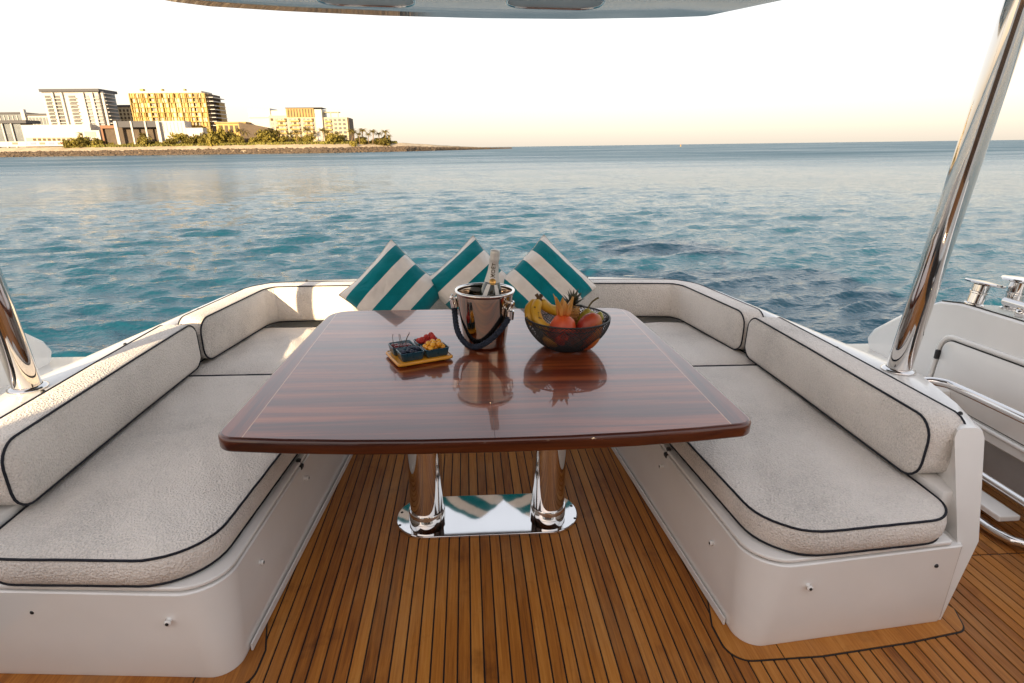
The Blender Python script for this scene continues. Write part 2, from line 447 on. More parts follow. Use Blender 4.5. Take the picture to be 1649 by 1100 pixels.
def rocks():
    V, F = [], []
    base = bmesh.new(); bmesh.ops.create_icosphere(base, subdivisions=1, radius=1)
    bv = [v.co.copy() for v in base.verts]; bf = [tuple(v.index for v in f.verts) for f in base.faces]; base.free()
    rg = random.Random(5)
    for i in range(5200):
        px = rg.uniform(-60, 824) if i < 3600 else rg.uniform(600, 824)
        k = 1.0 if px < 640 else max(.25, 1-(px-640)/185*.72)
        t = rg.random()
        dy = -1.5+t*9*(1 if px < 640 else 1.6); z = SEA-.3+t*3.6*k
        if px > 640: z = SEA-.3+k*3.8*math.sin(min(1, t*1.2)*PI*.55)
        p = at(px, hor(px), shore_at(px)+dy); s = rg.uniform(.6, 1.5)*(1 if px < 640 else .9)
        n = len(V); sx, sy, sz = s*rg.uniform(.8, 1.5), s*rg.uniform(.8, 1.2), s*rg.uniform(.6, 1.0)
        a = rg.uniform(0, 6.28); ca, sa = math.cos(a), math.sin(a)
        for v in bv:
            q = v*rg.uniform(.75, 1.2)
            V.append((p.x+ca*q.x*sx-sa*q.y*sy, p.y+sa*q.x*sx+ca*q.y*sy, z+q.z*sz))
        F += [tuple(i+n for i in f) for f in bf]
    return V, F
ro = obj('shore_rocks', rocks(), MI['rock'], smooth=False, boat=False); tag(ro, 'brown boulders piled along the island shore', 'rocks', kind='stuff')
def grass_strip():
    V, F = [], []
    rg = random.Random(8)
    for i in range(14000):
        px = rg.uniform(108, 640); dy = rg.uniform(23, 46); p = at(px, hor(px), shore_at(px)+dy)
        n = len(V); h = rg.uniform(.6, 2.0); w = rg.uniform(.5, 1.1); a = rg.uniform(0, PI); z = SEA+6.9+(dy-26)*.004 if dy > 26 else SEA+6.9-(26-dy)*.24
        dx, dyy = math.cos(a)*w, math.sin(a)*w
        V += [(p.x-dx, p.y-dyy, z), (p.x+dx, p.y+dyy, z), (p.x+dx*.4+rg.uniform(-.3, .3), p.y+rg.uniform(-.3, .3), z+h)]
        F.append((n, n+1, n+2))
    return V, F
gr = obj('shore_grass', grass_strip(), MI['grass'], smooth=False, boat=False); tag(gr, 'dry yellow green ground cover along the island shore', 'ground cover', kind='stuff')

def bld(name, label, cat, px, Y):
    p = at(px, hor(px), Y); return empty(name, (p.x, p.y, LAND), label, cat, boat=False)
def slab(px0, px1, py0, py1, Y, depth, zb=None):
    """box whose front face fills photo directions px0..px1, py0(top)..py1 at distance Y"""
    z1 = (at(px0, py0, Y).z+at(px1, py0, Y).z)/2; a, b = at(px0, 160, Y), at(px1, 160, Y)      # walls stand plumb
    z0 = zb if zb is not None else (at(px0, py1, Y).z+at(px1, py1, Y).z)/2
    return box(a.x, b.x, Y, Y+depth, z0, z1)
def part(name, parent, mat, *a, **k): return obj(name, slab(*a, **k), mat, parent, smooth=False, boat=False)

# white tower
Y = 540.; T = bld('apartment_tower', 'tall white apartment tower with dark roof slab left of the gold block', 'building', 120, Y)
part('wall', T, MI['white'], 69, 160, 148, 0, Y, 24, zb=LAND-.5)
part('roof', T, MI['roof'], 66, 162, 143, 147.6, Y-2, 27)
part('glass_wing', T, MI['glassb'], 160.3, 167, 147, 0, Y+3, 18, zb=LAND-.5)
part('corner_column', T, MI['white'], 164, 167.5, 147, 0, Y+1, 1.5, zb=LAND-.5)
for (a, b) in ((98, 101.5), (128.5, 136), (145, 150.5), (84, 87)): part('pilaster', T, MI['white'], a, b, 149, 0, Y-1.6, 1.55, zb=LAND-.5)
for (a, b, mt) in ((73, 82, 'glass'), (88.5, 97, 'glass'), (111, 122, 'glass'), (138, 144, 'glassb'), (151.5, 159, 'glassb')):
    for r in range(11):
        y0 = 154+r*5.6
        part('window', T, MI[mt], a, b, y0, y0+3.9, Y-.25, .2)
        part('balcony_slab', T, MI['white'], a-.4, b+.4, y0+3.9, y0+4.9, Y-1.4, 1.35)
for r in range(10): part('balcony_slab', T, MI['white'], 160.5, 170+r*.4, 150+r*6, 151.2+r*6, Y+2, 14)
# low offices to the far left
T = bld('office_block', 'low grey and white office block at the left edge behind the white podium', 'building', 20, 580)
part('wall', T, MI['white'], 34, 78, 186, 0, 580, 20, zb=LAND-.5); part('roof', T, MI['roof'], 32, 79, 183, 186, 579, 22)
for k in range(7): part('window', T, MI['glassb'], 38+k*5.6, 42+k*5.6, 189, 203, 579.7, .2)
part('wall', T, MI['glassb'], -70, 28, 184, 0, 585, 20, zb=LAND-.5); part('roof', T, MI['roof'], -72, 29, 181, 184, 584, 22)
part('mast', T, MI['white'], 27, 33, 176, 0, 578, 3, zb=LAND-.5)
for k in range(8): part('mullion', T, MI['white'], -30+k*7, -29+k*7, 186, 215, 584.4, .5)
T = bld('dark_pavilion', 'dark glazed low pavilion at the left edge of the island', 'building', 0, 545)
part('wall', T, MI['glassb'], -80, 22, 199, 0, 545, 15, zb=LAND-.5); part('roof', T, MI['roof'], -82, 32, 194, 199, 543, 18)
for k in range(5): part('column', T, MI['white'], -55+k*15, -53+k*15, 199, 0, 543.5, 1, zb=LAND-.5)
T = bld('white_podium', 'long blank white podium hall in front of the white tower', 'building', 80, 535)
part('wall', T, MI['white'], 22, 135, 201, 0, 530, 25, zb=LAND-.5)
part('plinth', T, MI['cream'], 25, 136, 221.5, 0, 529, .9, zb=LAND-.5)
for k in range(12): part('opening', T, MI['brown'], 36+k*8, 41+k*8, 223, 227, 528.7, .2)
T = bld('striped_hoarding', 'long low pale hoarding along the beach with red and blue stripes', 'hoarding', 60, 522)
part('panel', T, MI['white'], -60, 112, 228, 236, 522, .6)
for k in range(9): part('stripe', T, plain('stripe_paint', random.choice([(.45, .16, .12), (.18, .20, .30), (.5, .45, .4)]), .7), -30+k*15, -21+k*15, 229.5, 233, 521.8, .15)
T = bld('kiosk', 'small white kiosk with screen between podium and pavilion', 'kiosk', 133, 520)
part('wall', T, MI['white'], 120, 148, 210, 0, 520, 6, zb=LAND-.5); part('screen', T, MI['pale'], 123, 141, 212, 220, 519.7, .2)
T = bld('rust_cabin', 'rust coloured framed cabin beside the dark roofed pavilion', 'building', 165, 515)
part('wall', T, MI['brown'], 153, 176, 207, 0, 517, 8, zb=LAND-.5); part('lintel', T, MI['rust'], 151, 178, 202, 207, 515, 10)
part('post', T, MI['rust'], 151, 154, 207, 0, 515, 1, zb=LAND-.5); part('post', T, MI['rust'], 175, 178, 207, 0, 515, 1, zb=LAND-.5)
T = bld('beach_pavilion', 'beach pavilion with dark fascia and white columns below the gold block', 'building', 210, 510)
part('wall', T, MI['brown'], 180, 245, 205, 0, 516, 10, zb=LAND-.5); part('fascia', T, MI['roof'], 180, 243, 195, 205, 510, 14)
for a in (174, 201, 224, 243): part('column', T, MI['white'], a, a+(5 if a in (174, 243) else 2.5), 195, 0, 509, 1.2, zb=LAND-.5)
T = bld('white_annex', 'plain white annex box right of the beach pavilion', 'building', 268, 512)
part('wall', T, MI['white'], 249, 290, 195, 0, 512, 12, zb=LAND-.5); part('canopy', T, MI['white'], 290.3, 318, 206, 0, 509, 9, zb=LAND-.5)
for k in range(6): part('joint', T, MI['glassb'], 254+k*6, 254.5+k*6, 197, 214, 511.8, .15)
T = bld('beige_block', 'small beige block between the white tower and the gold block', 'building', 192, 575)
part('wall', T, MI['cream'], 179, 212, 172, 0, 575, 18, zb=LAND-.5); part('roof', T, MI['roof'], 177, 213, 169, 172, 574, 20)
for k in range(5):
    for r in range(4): part('window', T, MI['brown'], 182+k*6, 185+k*6, 176+r*6, 180+r*6, 574.7, .2)

# gold block
Y = 535.; T = bld('gold_apartment_block', 'wide golden panelled apartment block, largest on the island', 'building', 280, Y)
part('wall', T, MI['gold2'], 208, 331, 150, 0, Y, 26, zb=LAND-.5)
part('parapet', T, MI['white'], 212, 326, 146.5, 149.8, Y+2, 22)
part('side_wall', T, MI['brown'], 331.3, 337, 151, 0, Y+2, 24, zb=LAND-.5)
for r in range(8): part('floor_slab', T, MI['white'], 331.5, 343, 156+r*6.5, 157.2+r*6.5, Y+1.5, 25)
part('wing', T, MI['gold2'], 343.5, 352, 165, 0, Y+14, 12, zb=LAND-.5)
for r in range(5): part('window', T, MI['glass'], 345, 350, 170+r*6, 173.5+r*6, Y+13.7, .2)
for (a, b) in ((228, 233), (262, 264), (298, 300)): part('roof_hut', T, MI['gold'], a, b, 143, 146.3, Y+8, 4)
rg = random.Random(11)
bands = [150.5, 158, 165.8, 173.5, 181.3, 189, 196.8, 204.5]
for r in range(7):
    sh = [0, 0, 1.3, 1.3, 0, 0, 2][r]
    for k in range(24):
        a = 209+k*5.05+sh
        if k in (6, 7) or k in (19, 20):
            part('window', T, MI['glass'], a, a+3.6, bands[r]+1, bands[r+1]-1.6, Y-.25, .2)
            part('balcony_rail', T, MI['gold'], a-.3, a+4.2, bands[r+1]-2.4, bands[r+1]-.4, Y-1.4, .3)
        else:
            mt = rg.choice(['pale', 'pale', 'gold', 'gold', 'gold2']); d = rg.choice([.4, .8, 1.3])
            part('panel', T, MI[mt], a, a+rg.choice([3.2, 4.0]), bands[r]+.4, bands[r+1]-.6, Y-d, d-.03)
    part('floor_band', T, MI['gold'], 208.5, 330.5, bands[r+1]-.45, bands[r+1], Y-1.6, 1.57)
for k in range(13): part('fin', T, MI['gold'], 208.6+k*10.1, 209.3+k*10.1, 150, 0, Y-2.1, 2.07, zb=LAND-.5)
# golden low pavilion and slanted brown hall
T = bld('gold_pavilion', 'low golden pavilion right of the large gold block', 'building', 365, 505)
part('wall', T, MI['gold'], 341, 388, 199, 0, 505, 14, zb=LAND-.5); part('roof', T, MI['gold2'], 339, 390, 196.5, 199, 504, 16)
for k in range(5): part('opening', T, MI['brown'], 346+k*8.4, 351+k*8.4, 202, 213, 504.7, .2)
T = bld('brown_hall', 'brown hall with sloping roof beside the cream hotel', 'building', 410, 500)
a, b = at(384, 197, 500), at(431, 206, 500); z0 = LAND-.5
obj('wall', ([(a.x, 500, z0), (b.x, 500, z0), (b.x, 500, b.z), (a.x, 500, a.z), (a.x, 512, z0), (b.x, 512, z0), (b.x, 512, b.z), (a.x, 512, a.z)], [(0, 1, 2, 3), (5, 4, 7, 6), (3, 2, 6, 7), (0, 3, 7, 4), (1, 5, 6, 2)]), MI['brown'], T, smooth=False, boat=False)
# cream hotel
Y = 512.; T = bld('cream_hotel', 'cream hotel with balconies and brown penthouse near the palms', 'building', 480, Y)
part('wall', T, MI['white'], 396, 432, 174.5, 0, Y+4, 20, zb=LAND-.5); part('cornice', T, MI['cream'], 397, 432, 189, 190, Y+3.6, .35)
part('wall', T, MI['cream'], 429, 506, 186, 0, Y, 22, zb=LAND-.5)
part('terrace_wall', T, MI['white'], 432, 458, 178, 0, Y+5, 14, zb=LAND)
part('penthouse', T, MI['gold2'], 458, 503, 174, 188.5, Y-.8, 16)
for k in range(9): part('louvre', T, MI['brown'], 461+k*4.7, 462+k*4.7, 175.5, 188, Y-1.2, .35)
part('roof', T, MI['roof'], 457, 516, 173, 174.2, Y-1.2, 18)
part('stair_tower', T, MI['white'], 504, 515.5, 176, 0, Y-1, 18, zb=LAND-.5)
part('wing', T, MI['cream'], 516, 556, 189, 0, Y+1, 20, zb=LAND-.5)
part('roof_frame', T, MI['cream'], 516, 543, 180, 181.2, Y+3, 8)
for a in (517, 529, 541): part('frame_post', T, MI['cream'], a, a+1.2, 181.2, 189, Y+3, 1)
part('side_wall', T, MI['brown'], 556.3, 558.5, 190, 0, Y+2, 19, zb=LAND-.5)
for r in range(5):
    y0 = 190.5+r*6.6
    for k in range(10):
        a = 431+k*7.4; part('window', T, MI['glass' if (k+r) % 3 else 'brown'], a, a+4.4, y0, y0+4.2, Y-.25, .2)
    for k in range(3): part('balcony', T, MI['gold'], 440+k*22, 455+k*22, y0+3.4, y0+5.2, Y-2, 1.7)
    for k in range(5):
        a = 519+k*7.3; part('window', T, MI['glass'], a, a+4.6, y0+.8, y0+4.8, Y+.75, .2)
    part('balcony', T, MI['gold'], 519, 529, y0+4, y0+5.8, Y-1, 1.7)

# vegetation
def bush_mesh(seed, nl=420):
    rg = random.Random(seed); V, F = [], []
    cl = [(rg.uniform(-.6, .6), rg.uniform(-.5, .5), rg.uniform(.2, .75), rg.uniform(.28, .5)) for _ in range(9)]
    for i in range(nl):
        cx, cy, cz, cr = rg.choice(cl)
        d = Vector((rg.gauss(0, 1), rg.gauss(0, 1), rg.gauss(0, 1))).normalized()*cr*rg.uniform(.55, 1.05)
        p = Vector((cx, cy, cz))+d; p.z = max(p.z, .02)
        a = Vector((rg.gauss(0, 1), rg.gauss(0, 1), rg.gauss(0, 1))).normalized(); b = a.cross(d.normalized())
        if b.length < .05: continue
        b.normalize(); s = rg.uniform(.08, .17); n = len(V)
        V += [tuple(p-a*s), tuple(p+b*s*.6), tuple(p+a*s), tuple(p-b*s*.6)]; F.append((n, n+1, n+2, n+3))
    return V, F
bm_protos = []
for k in range(4):
    o = obj('bush', bush_mesh(20+k), MI['leaf'], smooth=False, boat=False); bm_protos.append(o)
spots = []
rg = random.Random(4)
for i in range(8): spots.append((rg.uniform(108, 142), rg.uniform(24, 30), rg.uniform(4, 8)))
for i in range(26): spots.append((rg.uniform(150, 330), rg.uniform(26, 46), rg.uniform(3, 7)))
for i in range(22): spots.append((rg.uniform(270, 440), rg.uniform(26, 44), rg.uniform(6, 11)))
for i in range(24): spots.append((rg.uniform(430, 565), rg.uniform(26, 44), rg.uniform(3.5, 7)))
for i in range(12): spots.append((rg.uniform(560, 632), rg.uniform(14, 30), rg.uniform(3.5, 6)))
for i, (px, dy, s) in enumerate(spots):
    o = bm_protos[i] if i < 4 else inst(bm_protos[i % 4], 'bush', boat=False)
    p = at(px, hor(px), shore_at(px)+dy); o.location = (p.x, p.y, SEA+(6.9 if dy > 25 else 6.9-(25-dy)*.24)-.2); o.scale = (s, s*.8, s*rg.uniform(.75, 1.1)); o.rotation_euler[2] = rg.uniform(0, 6)
    tag(o, 'green leafy bush in the planted strip along the island shore', 'bush', 'bushes along the island shore')
def frond_mesh():
    V, F = [], []; L = 1.0; m = 9
    P = [Vector((L*t, 0, .30*math.sin(t*2.0)-.62*t*t)) for t in [i/m for i in range(m+1)]]
    for i in range(m):
        for sgn in (-1, 1):
            for q in (0, .5):
                a = P[i].lerp(P[i+1], q); b = P[i].lerp(P[i+1], q+.42); w = .26*math.sin(PI*min(1, (i+q+1.2)/(m+1.4)))
                n = len(V); V += [tuple(a), tuple(b), (b.x+.10, sgn*w, b.z-.16)]; F.append((n, n+1, n+2))
    return V, F
def palm():
    T = empty('palm_tree', (0, 0, 0), boat=False)
    obj('trunk', tube([(0, 0, 0), (.12, 0, .35), (.16, .03, .7), (.12, .02, 1.0)], [.05, .038, .034, .04], 7), MI['trunk'], T, boat=False, local=True)
    fr = None; rg = random.Random(3)
    for k in range(17):
        o = obj('frond', frond_mesh(), MI['palm'], T, smooth=False, boat=False, local=True) if fr is None else inst(fr, 'frond', T)
        if fr is None: fr = o
        o.location = (.12, .02, 1.0); o.rotation_euler = (rg.uniform(-.3, .3), -.75+1.2*(k/17), k*2.4); o.scale = (.46, .46, .46)
    return T
P0 = palm()
pal = [(566, 9.5), (573, 8.5), (587, 10), (601, 9), (611, 7.5), (620, 9), (629, 6), (595, 7), (580, 7), (437, 10), (452, 9), (468, 8), (497, 11), (521, 10), (532, 9), (546, 8), (424, 9), (390, 11), (402, 10), (377, 8), (142, 10), (222, 8), (236, 9), (482, 9)]
for i, (px, h) in enumerate(pal):
    o = P0 if i == 0 else copy_tree(P0, None, False)
    p = at(px, hor(px), shore_at(px)+(random.uniform(16, 26) if px > 560 else random.uniform(28, 44)))
    o.location = (p.x, p.y, SEA+6.3); o.scale = (h*1.05, h*1.05, h); o.rotation_euler[2] = random.uniform(0, 6)
    od = ['first', 'second', 'third', 'fourth', 'fifth', 'sixth', 'seventh', 'eighth', 'ninth', 'tenth', 'eleventh', 'twelfth']
    if px > 560: tag(o, 'feathery palm at the island tip, %s counted from the cream hotel' % od[sorted(q for q, _ in pal if q > 560).index(px)], 'palm tree', 'palms at the island tip')
    elif px > 300: tag(o, 'palm before the cream hotel and gold pavilion, %s from the left' % od[sorted(q for q, _ in pal if 300 < q <= 560).index(px)], 'palm tree', 'palms before the hotel')
    else: tag(o, ['small palm tree before the white podium', 'left of two palms before the beach pavilion', 'right of two palms before the beach pavilion'][(142, 222, 236).index(px)], 'palm tree')
# breakwater railing posts and buoy
p = at(1096, 235.5, 900)
T = empty('marker_buoy', (p.x, p.y, SEA), 'small yellow marker buoy far out near the horizon', 'buoy', boat=False)
obj('float', lathe([(.05, -.4), (1.0, -.3), (1.2, .2), (1.0, .7), (.4, .9)], 16, (p.x, p.y, SEA)), plain('buoy_yellow', (.6, .35, .03), .5), T, boat=False)
obj('topmark', tube([(p.x, p.y, SEA+.8), (p.x, p.y, SEA+3.0)], .3, 8), plain('buoy_red', (.5, .2, .03), .5), T, boat=False)

# ================================================================== the boat (boat frame)
# ------------------------------------------------------------------ deck
PITCHW = .0393
deck = obj('deck', box(-2.36, 2.36, -1.2, 3.0, -.10, -.0035), M['caulk'], smooth=False); tag(deck, 'teak laid cockpit deck with black caulked seams', kind='structure')
def plank(x0, x1, y0, y1, name='plank', z=0.0):
    o = obj(name, box(x0, x1, y0, y1, -.008, z, .0012, 1), M['teak'], deck, smooth=False); return o
k0 = int(-1.55/PITCHW)-1
for k in range(k0, int(2.34/PITCHW)+1):
    x = k*PITCHW+.002; xa, xb = x+.0025, x+PITCHW-.0025
    if xb < 1.50: plank(xa, xb, -.30, 2.96)
    else: plank(xa, xb, .55, 1.670); plank(xa, xb, 1.676, 2.3)
# margin boards in front of the seat bases
def margin(sx):
    out = [(sx*x, y) for x, y in round_poly([(.697, 1.405), (.700, 1.270), (.98, 1.272), (1.274, 1.301), (1.495, 1.334), (1.53, 1.42), (1.45, 1.6), (.75, 1.6)], [0, .09, 0, 0, .045, 0, 0, 0], 8)]
    o = obj('caulk_line', prism(inset(out, -.0055), -.002, .0012), M['caulk'], deck, smooth=False)
    if sx < 0: pass
    for a, b in ((.60, .86), (.864, 1.46), (1.464, 1.6)):
        # slice of the outline between two x values
        pts = [(sx*p[0], p[1]) for p in out]
        bm = bmesh.new(); vs_ = [bm.verts.new((p[0], p[1], 0)) for p in pts]; bm.faces.new(vs_)
        for co, no in (((a, 0, 0), (-1, 0, 0)), ((b, 0, 0), (1, 0, 0))):
            g = bm.verts[:]+bm.edges[:]+bm.faces[:]
            r = bmesh.ops.bisect_plane(bm, geom=g, plane_co=co, plane_no=no, clear_outer=True)
        if not bm.faces: bm.free(); continue
        f = bm.faces[:]; ex = bmesh.ops.extrude_face_region(bm, geom=f)
        for v in [e for e in ex['geom'] if isinstance(e, bmesh.types.BMVert)]: v.co.z = .0032
        v, fc = bm_out(bm); obj('margin_board', ([(sx*q[0], q[1], q[2]) for q in v], fc), M['teak'], deck, smooth=False)
for sx in (-1, 1): margin(sx)

# ------------------------------------------------------------------ lounge moulding: coaming + seat bases
LM = empty('lounge_moulding', (0, 2.4, 0), 'white glossy gelcoat moulding of the U-shaped lounge, seat bases and coaming', 'seat base')
inn = [(1.432, 1.44), (1.487, 1.8), (1.49, 2.3), (1.465, 2.8), (1.42, 3.2), (1.385, 3.40), (1.32, 3.51), (1.20, 3.555), (.8, 3.585), (.4, 3.60), (0, 3.605)]
outr = [(1.535, 1.44), (1.625, 1.75), (1.68, 2.0), (1.635, 2.3), (1.555, 2.75), (1.485, 3.1), (1.445, 3.35), (1.375, 3.55), (1.25, 3.66), (.85, 3.735), (.4, 3.77), (0, 3.78)]
inn.insert(1, (1.482, 1.60))
def both(p): return p+[Vector((-q[0], q[1])) for q in p[-2::-1]]
ci, co_ = both(catmull(inn, 6)), both(catmull(outr, 6))
loops = []
ZT = .632
for k, (a, b) in enumerate(zip(ci, co_)):
    d = (b-a); w = d.length; d.normalize()
    e = min(k, len(ci)-1-k); sh = max(0, 1-e/5.0)        # the front ends lean aft
    prof = [(0, .05), (0, .30), (0, ZT-.03), (.009, ZT-.009), (.03, ZT), (w-.03, ZT), (w-.009, ZT-.009), (w, ZT-.03), (w+.005, .30), (w-.015*1, 0), (w-.06, -.6), (w-.12, -1.35), (.0, -1.35)]
    L = []
    for t, z in prof:
        p = a+d*t
        lean = sh*(-.062+.125*max(0, z-.28)/(ZT-.28))
        inx = sh*(-.072*(1-max(0, z)/ZT)) if t > w*.5 else 0
        L.append((p.x+(inx if p.x > 0 else -inx), p.y+lean, z))
    loops.append(L)
cv, cf = loft(loops, cap=False); nL = (len(loops)-1)*13
for o0, rv in ((0, False), (nL, True)):
    for q in ((2, 3, 4, 5, 6, 7), (1, 2, 7, 8), (0, 1, 8, 9), (0, 9, 10, 11, 12)):
        q = tuple(o0+i for i in q); cf.append(q[::-1] if not rv else q)
obj('coaming', (cv, cf), M['gel'], LM, angle=40)
for sx in (-1, 1): obj('seat_upstand', box(min(sx*1.408, sx*1.474), max(sx*1.408, sx*1.474), 1.455, 2.66, .319, .436, .008), M['gel'], LM, angle=40)
def seat_base(sx):
    lo = round_poly([(.746, 1.306), (1.446, 1.3700), (1.47, 2.9), (.63, 2.9)], [.075, .02, 0, 0], 10)
    hi = round_poly([(.750, 1.304), (1.446, 1.3700), (1.47, 2.9), (.64, 2.9)], [.12, .02, 0, 0], 10)
    L = []
    for t in (0, .06, .5, 1):
        z = .004+t*.292
        q = [((1-t)*a[0]+t*b[0], (1-t)*a[1]+t*b[1]) for a, b in zip(lo, hi)]
        if t == 0: q = inset(q, .004)
        L.append([(sx*x, y, z) for x, y in q])
    L.append([(sx*x, y, .2995) for x, y in inset(hi, .004)])
    if sx < 0: L = [l[::-1] for l in L]
    o = obj('seat_base', loft(L), M['gel'], LM, angle=40)
    # lid line: recessed black gap, then the lid the cushions lie on
    hi = round_poly([(.750, 1.308), (1.408, 1.366), (1.42, 2.9), (.64, 2.9)], [.12, .02, 0, 0], 10)
    g = [(sx*x, y) for x, y in inset(hi, .012)]; obj('lid_gap', prism(g, .299, .3045), M['dark'], LM, smooth=False)
    h = [(sx*x, y) for x, y in inset(hi, .003)]; obj('seat_lid', prism(h, .304, .318, .005), M['gel'], LM, angle=40)
    # kick strip along the inner wall
    ks = [(sx*(.742-.0745*(y-1.318)-d), y) for y, d in ((1.405, .0), (1.405, .006), (2.9, .006), (2.9, 0))]
    obj('kick_strip', prism(ks if sx > 0 else ks[::-1], .004, .030, .002), M['gel'], LM, smooth=False)
for sx in (-1, 1): seat_base(sx)
obj('rear_base', box(-.66, .66, 2.93, 3.45, .004, .30, .01), M['gel'], LM, angle=40)
obj('rear_lid', box(-.66, .66, 2.91, 3.45, .304, .318, .004), M['gel'], LM, angle=40)
obj('kick_board', box(-.65, .65, 2.925, 2.9285, .006, .06), M['dark'], LM, smooth=False)
def fitting(p, axis, sx=1):
    """white stub outlet with dark bore"""
    prof = [(.019, 0), (.019, .004), (.0105, .006), (.0105, .02), (.0135, .022), (.0135, .030), (.011, .032)]
    prof = [(r_*.68, z_*.62) for r_, z_ in prof]; v, f = lathe(prof, 20); q = Vector(axis).to_track_quat('Z', 'Y').to_matrix().to_4x4(); q.translation = p
    o = obj('outlet', xf((v, f), q), M['gel'], LM)
    b = lathe([(.0048, .0192), (.0048, .0208)], 14); obj('bore', xf(b, q), M['dark'], o)
for p in ((.925, 1.325, .222), (-.895, 1.322, .215)): fitting(p, (0, -1, 0))
for y, z in ((1.55, .205), (1.98, .24)):
    for sx in (-1, 1): fitting((sx*(.757-(y-1.34)*.08), y, z), (-sx, 0, 0))
for sx in (-1, 1):
    for y, z in ((1.44, .06),):
        o = obj('stud', xf(lathe([(.006, 0), (.006, .005), (.003, .007)], 12), Matrix.Translation((sx*.75, y, z)) @ Matrix.Rotation(-sx*PI/2, 4, 'Y')), M['black'], LM)
def stud(p, ax):
    q = Vector(ax).to_track_quat('Z', 'Y').to_matrix().to_4x4(); q.translation = p
    obj('snap_stud', xf(lathe([(.007, -.004), (.007, .003), (.005, .006), (.002, .0075)], 14), q), M['black'], LM)
stud((1.36, 1.364, .235), (0, -1, 0)); stud((-1.27, 1.358, .23), (0, -1, 0)); stud((1.47, 1.475, .46), (0, -1, .2))
for x, y in ((1.535, 1.60), (1.51, 1.95), (1.525, 2.25), (1.36, 3.52), (1.22, 3.63), (.72, 3.70), (-.55, 3.71), (-1.08, 3.66), (-1.27, 3.60), (-1.46, 3.0), (-1.53, 2.45), (-1.535, 1.95), (.2, 3.73)):
    stud((x, y, ZT+.001), (0, 0, 1))
def latch(sx):
    x = sx*.715
    o = obj('latch', join(box(x-.008, x+.008, 1.965, 1.985, .262, .325, .003, 1), box(x-.014, x+.014, 1.96, 1.99, .285, .30, .003, 1)), M['black'], LM, smooth=False)
latch(1); latch(-1)

# ------------------------------------------------------------------ cushions
def seat_cushion(label, poly, rad, z0=.3185, z1=.412, crown=.022, seed=0, sink=None, bulge=.010):
    T = empty('seat_cushion', (poly[0][0]*.5+poly[2][0]*.5, poly[0][1]*.5+poly[2][1]*.5, z0), label, 'cushion', 'terry cloth lounge cushions')
    P = resample(round_poly(poly, rad, 10), .022)
    A = np.array(P); B = np.roll(A, -1, 0)
    def dist(p):
        ab = B-A; ap = np.array(p)-A; t = np.clip((ap*ab).sum(1)/np.maximum((ab*ab).sum(1), 1e-9), 0, 1)
        return np.sqrt((((A+ab*t[:, None])-np.array(p))**2).sum(1)).min()
    cx, cy = A.mean(0)
    L = [[(x, y, z0) for x, y in inset(P, .018)], [(x, y, z0+.010) for x, y in inset(P, .004)]]
    for t in (.2, .4, .6, .8): L.append([(x, y, z0+.01+t*(z1-z0-.01)) for x, y in inset(P, -bulge*math.sin(PI*t))])
    L.append([(x, y, z1) for x, y in P])
    V = None
    for s in list(np.array([.012, .03, .06, .10, .15, .2, .26, .32, .4, .48, .56, .64, .72, .8, .88, .95, .985])):
        ring = []
        for x, y in P:
            px, py = x+(cx-x)*s, y+(cy-y)*s; d = dist((px, py))
            h = crown*(1-math.exp(-d/.045))+min(1, d/.10)*(.010*noise.noise((px*2.3+seed, py*2.3, seed))+.014*noise.noise((px*8+py*4*(1 if px < 0 else -1)+seed, py*1.8, 1.7+seed))+.004*noise.noise((px*15, py*13, seed)))
            if sink: h += sink(px, py)*min(1, d/.08)
            ring.append((px, py, z1+h))
        L.append(ring)
    v, f = loft(L)
    o = obj('cover', (v, f), M['terry'], T)
    for nm, z, io in (('top_piping', z1+.001, -.001), ('bottom_piping', z0+.010, .002)):
        obj(nm, tube([(x, y, z+.0012*noise.noise((x*30, y*30, z))) for x, y in inset(P, io)], .0037, 8, True), M['pipe'], T)
    return T
def sag(x0, y0): return lambda x, y: .010*math.exp(-((x-x0)**2+(y-y0)**2*.4)/.03)-.012*math.exp(-((x-x0)**2*.6+(y-y0)**2*.25)/.06)
for sx in (-1, 1):
    nm = 'left' if sx < 0 else 'right'
    def pl(pts): return [(sx*x, y) for x, y in pts] if sx > 0 else [(sx*x, y) for x, y in pts][::-1]
    q = [(.788, 1.306), (1.395, 1.356), (1.403, 2.62), (.672, 2.62)]; rd = [.17, .12, .03, .03]
    seat_cushion('long cream terry seat cushion with navy piping on the %s bench' % nm, pl(q), rd if sx > 0 else rd[::-1], seed=3 if sx > 0 else 8, sink=sag(sx*1.02, 1.75))
    q = [(.668, 2.628), (1.42, 2.628), (1.36, 3.38), (.61, 3.38)]
    seat_cushion('cream terry seat cushion filling the %s rear corner of the lounge' % nm, pl(q), .03, seed=5*sx+9)
seat_cushion('cream terry seat cushion at the stern behind the table', [(-.602, 2.90), (.602, 2.90), (.602, 3.38), (-.602, 3.38)], .03, seed=4)

